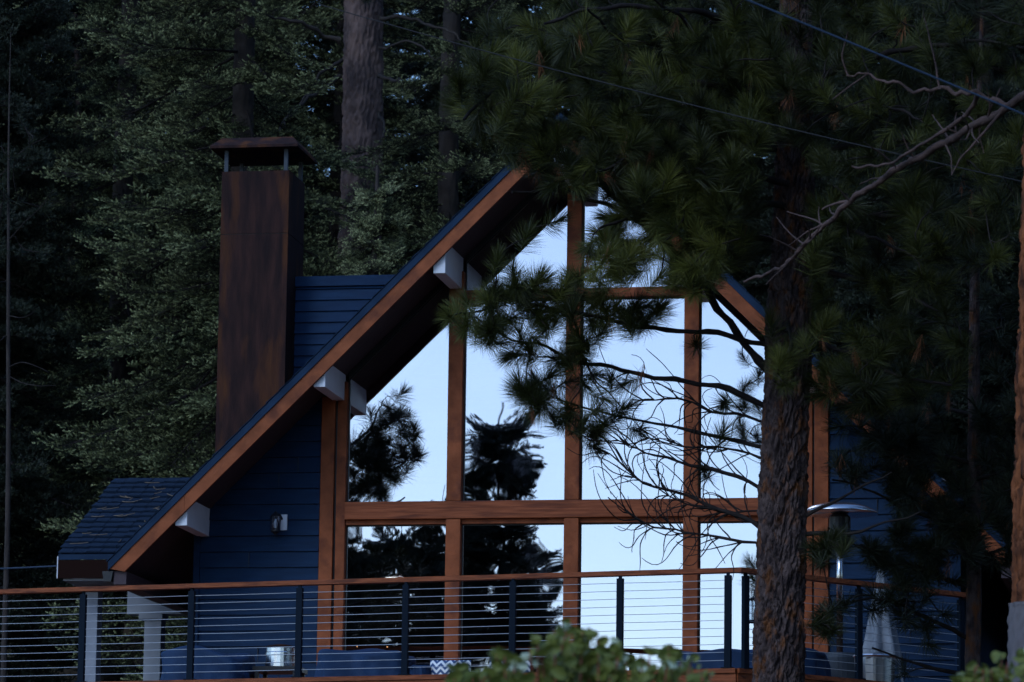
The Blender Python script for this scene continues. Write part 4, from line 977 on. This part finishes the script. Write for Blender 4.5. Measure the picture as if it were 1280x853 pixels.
# thin trunks on the left
sp = Pine('sapling_pine', 'thin young pine with bare curved twigs at the left edge', (*atY(10, 900, 3.4)[:2], gz(-7.6, 3.4)), 51, 'needledark', 'barkdark')
sp.trunk(np.array([(sp.base[0], 3.4, sp.base[2]-.1)]+[tuple(atY(x, y, 3.4)) for x, y in ((8, 700), (9, 450), (12, 280), (14, 40))]), np.array([.045, .034, .026, .018, .004]), seed=3, k=30, ring=.05, plate=(.06, .14))
for px in ([(10, 395), (30, 402), (45, 385)], [(9, 420), (-10, 430)], [(10, 470), (40, 485), (70, 482)], [(10, 460), (30, 450), (60, 465)], [(9, 350), (-15, 355)], [(11, 300), (30, 280), (50, 260)], [(12, 200), (40, 180), (60, 170)], [(12, 250), (-15, 230), (-30, 210)]):
    limb_px(sp, px, (3.4, 3.1), .008, .003, m='twig')
sp.scatter([(-40, 140), (60, 150), (75, 300), (30, 330), (-40, 330)], 34, 2.6, 4.2, (0, .7), 1.6)
sp.finish(n=70, length=.13, dry=.08)
dt = thing('dead_trunk', 'slim pale dead trunk standing between the firs at upper left', 'tree', (*atD(96, 60, 79)[:2], gz(*atD(96, 60, 79)[:2])))
a, b_ = atD(97, 118, 79), atD(94, 12, 79); bz = np.array(dt.location)
bark_trunk('trunk', [(a[0]-bz[0], a[1]-bz[1], -.2), a-bz, b_-bz], [.10, .06, .045], 'palebranch', dt, seed=6, k=24, ring=.06, plate=(.1, .3))
for (x0_, y0_), (x1_, y1_) in (((96, 48), (84, 50)), ((96, 85), (110, 82)), ((96, 100), (82, 108))):
    MB().tube([atD(x0_, y0_, 79)-bz, atD(x1_, y1_, 78.7)-bz], [.02, .008], 5).build('branch_stub', 'palebranch', dt)

# ------------------------------------------------------------------ trees mirrored in the windows (they stand left of and beside the viewer), two more added for shade
def mir(px, py, yv): p = atY(px, py, yv); return np.array([p[0], -p[1], p[2]])
m0 = mir(425, 600, 13); bx, by = float(m0[0]), float(m0[1])
rp = Pine('lakeside_pine', 'pine seen only as a dark reflection in the left window panes', (bx, by, gz(bx, by)), 61, 'needledark')
rp.trunk(np.array([(bx, by, rp.base[2]-.2), (bx-.1, by, 3), (bx-.2, by, 11)]), np.array([.17, .13, .03]), seed=9, k=40, ring=.06)
for px in ([(420, 620), (460, 600), (515, 560)], [(420, 560), (455, 545), (480, 500)], [(420, 650), (470, 640), (505, 620)], [(420, 600), (380, 580), (340, 560)], [(420, 540), (380, 520), (330, 520)], [(420, 500), (450, 480), (470, 440)], [(420, 760), (470, 740), (520, 720)], [(420, 860), (470, 840), (530, 830)]):
    rp.limb(np.array([mir(x, y, 13+q) for (x, y), q in zip(px, (0, .3, .6))]), .03, .01)
for n_, poly in ((46, [(425, 560), (465, 515), (500, 560), (478, 632), (425, 634)]), (48, [(430, 510), (500, 475), (520, 545), (530, 580), (500, 625), (435, 630)]), (26, [(300, 480), (420, 460), (420, 700), (300, 700)]), (30, [(430, 660), (530, 670), (545, 850), (430, 850)])):
    P = np.array(poly, float); c = P.mean(0)
    for i in range(n_):
        w = rp.rs.dirichlet(np.ones(len(P))*.7); q = w@P; rp.tuft(mir(q[0], q[1], 13+rp.rs.uniform(-.8, .9)), rp.rs.rand(), maxlen=3)
rp.finish(n=130, length=.21, width=.005)
def refl_fir(lab, px, yv, topy, rad, seed):
    b = mir(px, 700, yv); t = mir(px, topy, yv); z0 = gz(b[0], b[1]); far_fir('shore_conifer', lab, float(b[0]), float(b[1]), float(t[2])-z0, rad, seed, 'conifers reflected in the windows')
refl_fir('conifer mirrored as the pointed dark shape in the second upper pane', 622, 40, 497, 1.9, 90)
refl_fir('conifer mirrored dark in the left lower panes', 560, 52, 600, 2.2, 91)
refl_fir('conifer mirrored beside the window post on the far left', 395, 46, 470, 2.0, 92)
refl_fir('bushy conifer mirrored low behind the railing at left', 660, 48, 660, 1.5, 93)
refl_fir('broad low conifer mirrored in the left lower pane', 500, 30, 655, 3.0, 96)
refl_fir('low conifer mirrored at the foot of the left corner post', 425, 36, 640, 2.8, 97)
refl_fir('added conifer beyond the left edge shading the forest', 300, 30, 300, 2.8, 94)  # out of view, added to keep light off the left forest
refl_fir('tall conifer added for shade far left of the viewer', 150, 36, 250, 3.0, 95)  # second out-of-view conifer added for shade

# ------------------------------------------------------------------ foreground bushes (manzanita)
def leaf_mesh(m, k=10, a=.024, b=.017):
    V = [(0, 0, .002)]; F = []
    for i in range(k):
        t = 2*math.pi*i/k; V.append((a*math.cos(t)*(1+.12*math.cos(t)), b*math.sin(t), -.004*math.sin(t)**2+.003*math.cos(2*t)))
    for i in range(k): F.append((0, 1+i, 1+(i+1) % k))
    return MB().add(V, F).mesh('leaf', m)
LM = [leaf_mesh('leaf'), leaf_mesh('leaf', a=.021, b=.018), leaf_mesh('leaf', a=.027, b=.018), leaf_mesh('leafpale', a=.018, b=.013)]
def bush(label, D, cols, seed, nind=280, nrest=500):
    rs = np.random.RandomState(seed); c0 = atD(np.mean([c[0] for c in cols]), 850, D); root = thing('manzanita_bush', label, 'bush', (float(c0[0]), float(c0[1]), gz(c0[0], c0[1]))); base = np.array(root.location)
    V = []; F = []; c = 0; sites = []
    for x, ytop in cols:
        for q in range(3):
            d = D+rs.uniform(-.35, .35); top_ = atD(x+rs.uniform(-14, 14), ytop+rs.uniform(0, 26)*(q > 0), d)-base; foot = np.array([rs.uniform(-.25, .25)+top_[0]*.5, rs.uniform(-.2, .2), -.05])
            p = curve_pts(np.array([foot, foot*.5+top_*.5+rs.normal(0, .04, 3), top_]), 16); v, f_ = tube_np(p, np.linspace(.012, .003, 16), 5); V.append(v); F.append(f_+c); c += len(v)
            for j in range(46):
                t = rs.uniform(.5, 1)**.6; pos = np.array([np.interp(t, np.linspace(0, 1, 16), p[:, i]) for i in range(3)])+rs.normal(0, .035, 3)*(1.3-t*.9); sites.append(pos)
    link('stems', mesh_np('stems', np.vstack(V), np.vstack(F), 'redstem'), root)
    sites = np.array(sites); sites = sites[np.argsort(-sites[:, 2])]; ni = min(nind, len(sites))
    def mtx(p):
        e = (rs.uniform(.5, 1.7), rs.uniform(-.6, .6), rs.uniform(0, 6.28)); return e, rs.uniform(.9, 1.55)
    for p in sites[:ni]:
        pale = rs.rand() < .13; o = link('leaf', LM[3] if pale else LM[rs.randint(3)], root, tuple(p)); e, s_ = mtx(p); o.rotation_euler = e; o.scale = (s_,)*3
    V = []; F = []; c = 0; k = len(LM[0].vertices); co = np.array([v.co for v in LM[0].vertices]); fc = np.array([tuple(f.vertices) for f in LM[0].polygons])
    from mathutils import Euler
    for p in sites[ni:]:
        e, s_ = mtx(p); R_ = np.array(Euler(e).to_matrix()); V.append(co@R_.T*s_+p); F.append(fc+c); c += k
    if V: stuff(link('leaf_mass', mesh_np('leaf_mass', np.vstack(V), np.vstack(F), 'leaf'), root))
bush('blurred green leafy bush in the foreground below the windows', 17, [(560, 838), (585, 822), (615, 812), (640, 818), (668, 802), (690, 795), (705, 782), (735, 784), (722, 790), (760, 806), (782, 805), (800, 815), (835, 812), (812, 825), (855, 818), (840, 808), (880, 838), (650, 830), (740, 815), (600, 836)], 5)
bush('blurred leafy bush at the bottom right corner', 18, [(1205, 842), (1225, 832), (1242, 820), (1260, 828), (1278, 818), (1295, 815), (1250, 838), (1310, 825)], 6, nind=140)

# ------------------------------------------------------------------ overhead wires
def wire(name, label, pts, r, m, sag=0):
    P = np.array(pts, float); n = 40; t = np.linspace(0, 1, n)[:, None]; Q = P[0]*(1-t)+P[1]*t; Q[:, 2] -= sag*4*(t*(1-t))[:, 0]
    base = Q[0]; o = MB().tube(Q-base, r, 6).build(name, m); o.location = base; tag(o, label, 'wire'); return o
wire('service_cable', 'thick pale blue overhead cable crossing the upper right corner', [atY(590, -142, -18), atY(1640, 292, -17)], .007, 'wirepale', .0)
wire('phone_wire', 'thin black wire sagging through the pine crown', [atY(400, 6, -12.5), atY(1640, 300, -14)], .0045, 'wiredark', .10)
wire('porch_wire', 'short pale wire running left from the porch roof corner', [(PX0-.02, EY+.02, EZ-.16), tuple(atY(-260, 716, 2.5))], .010, 'wirepale', .02)
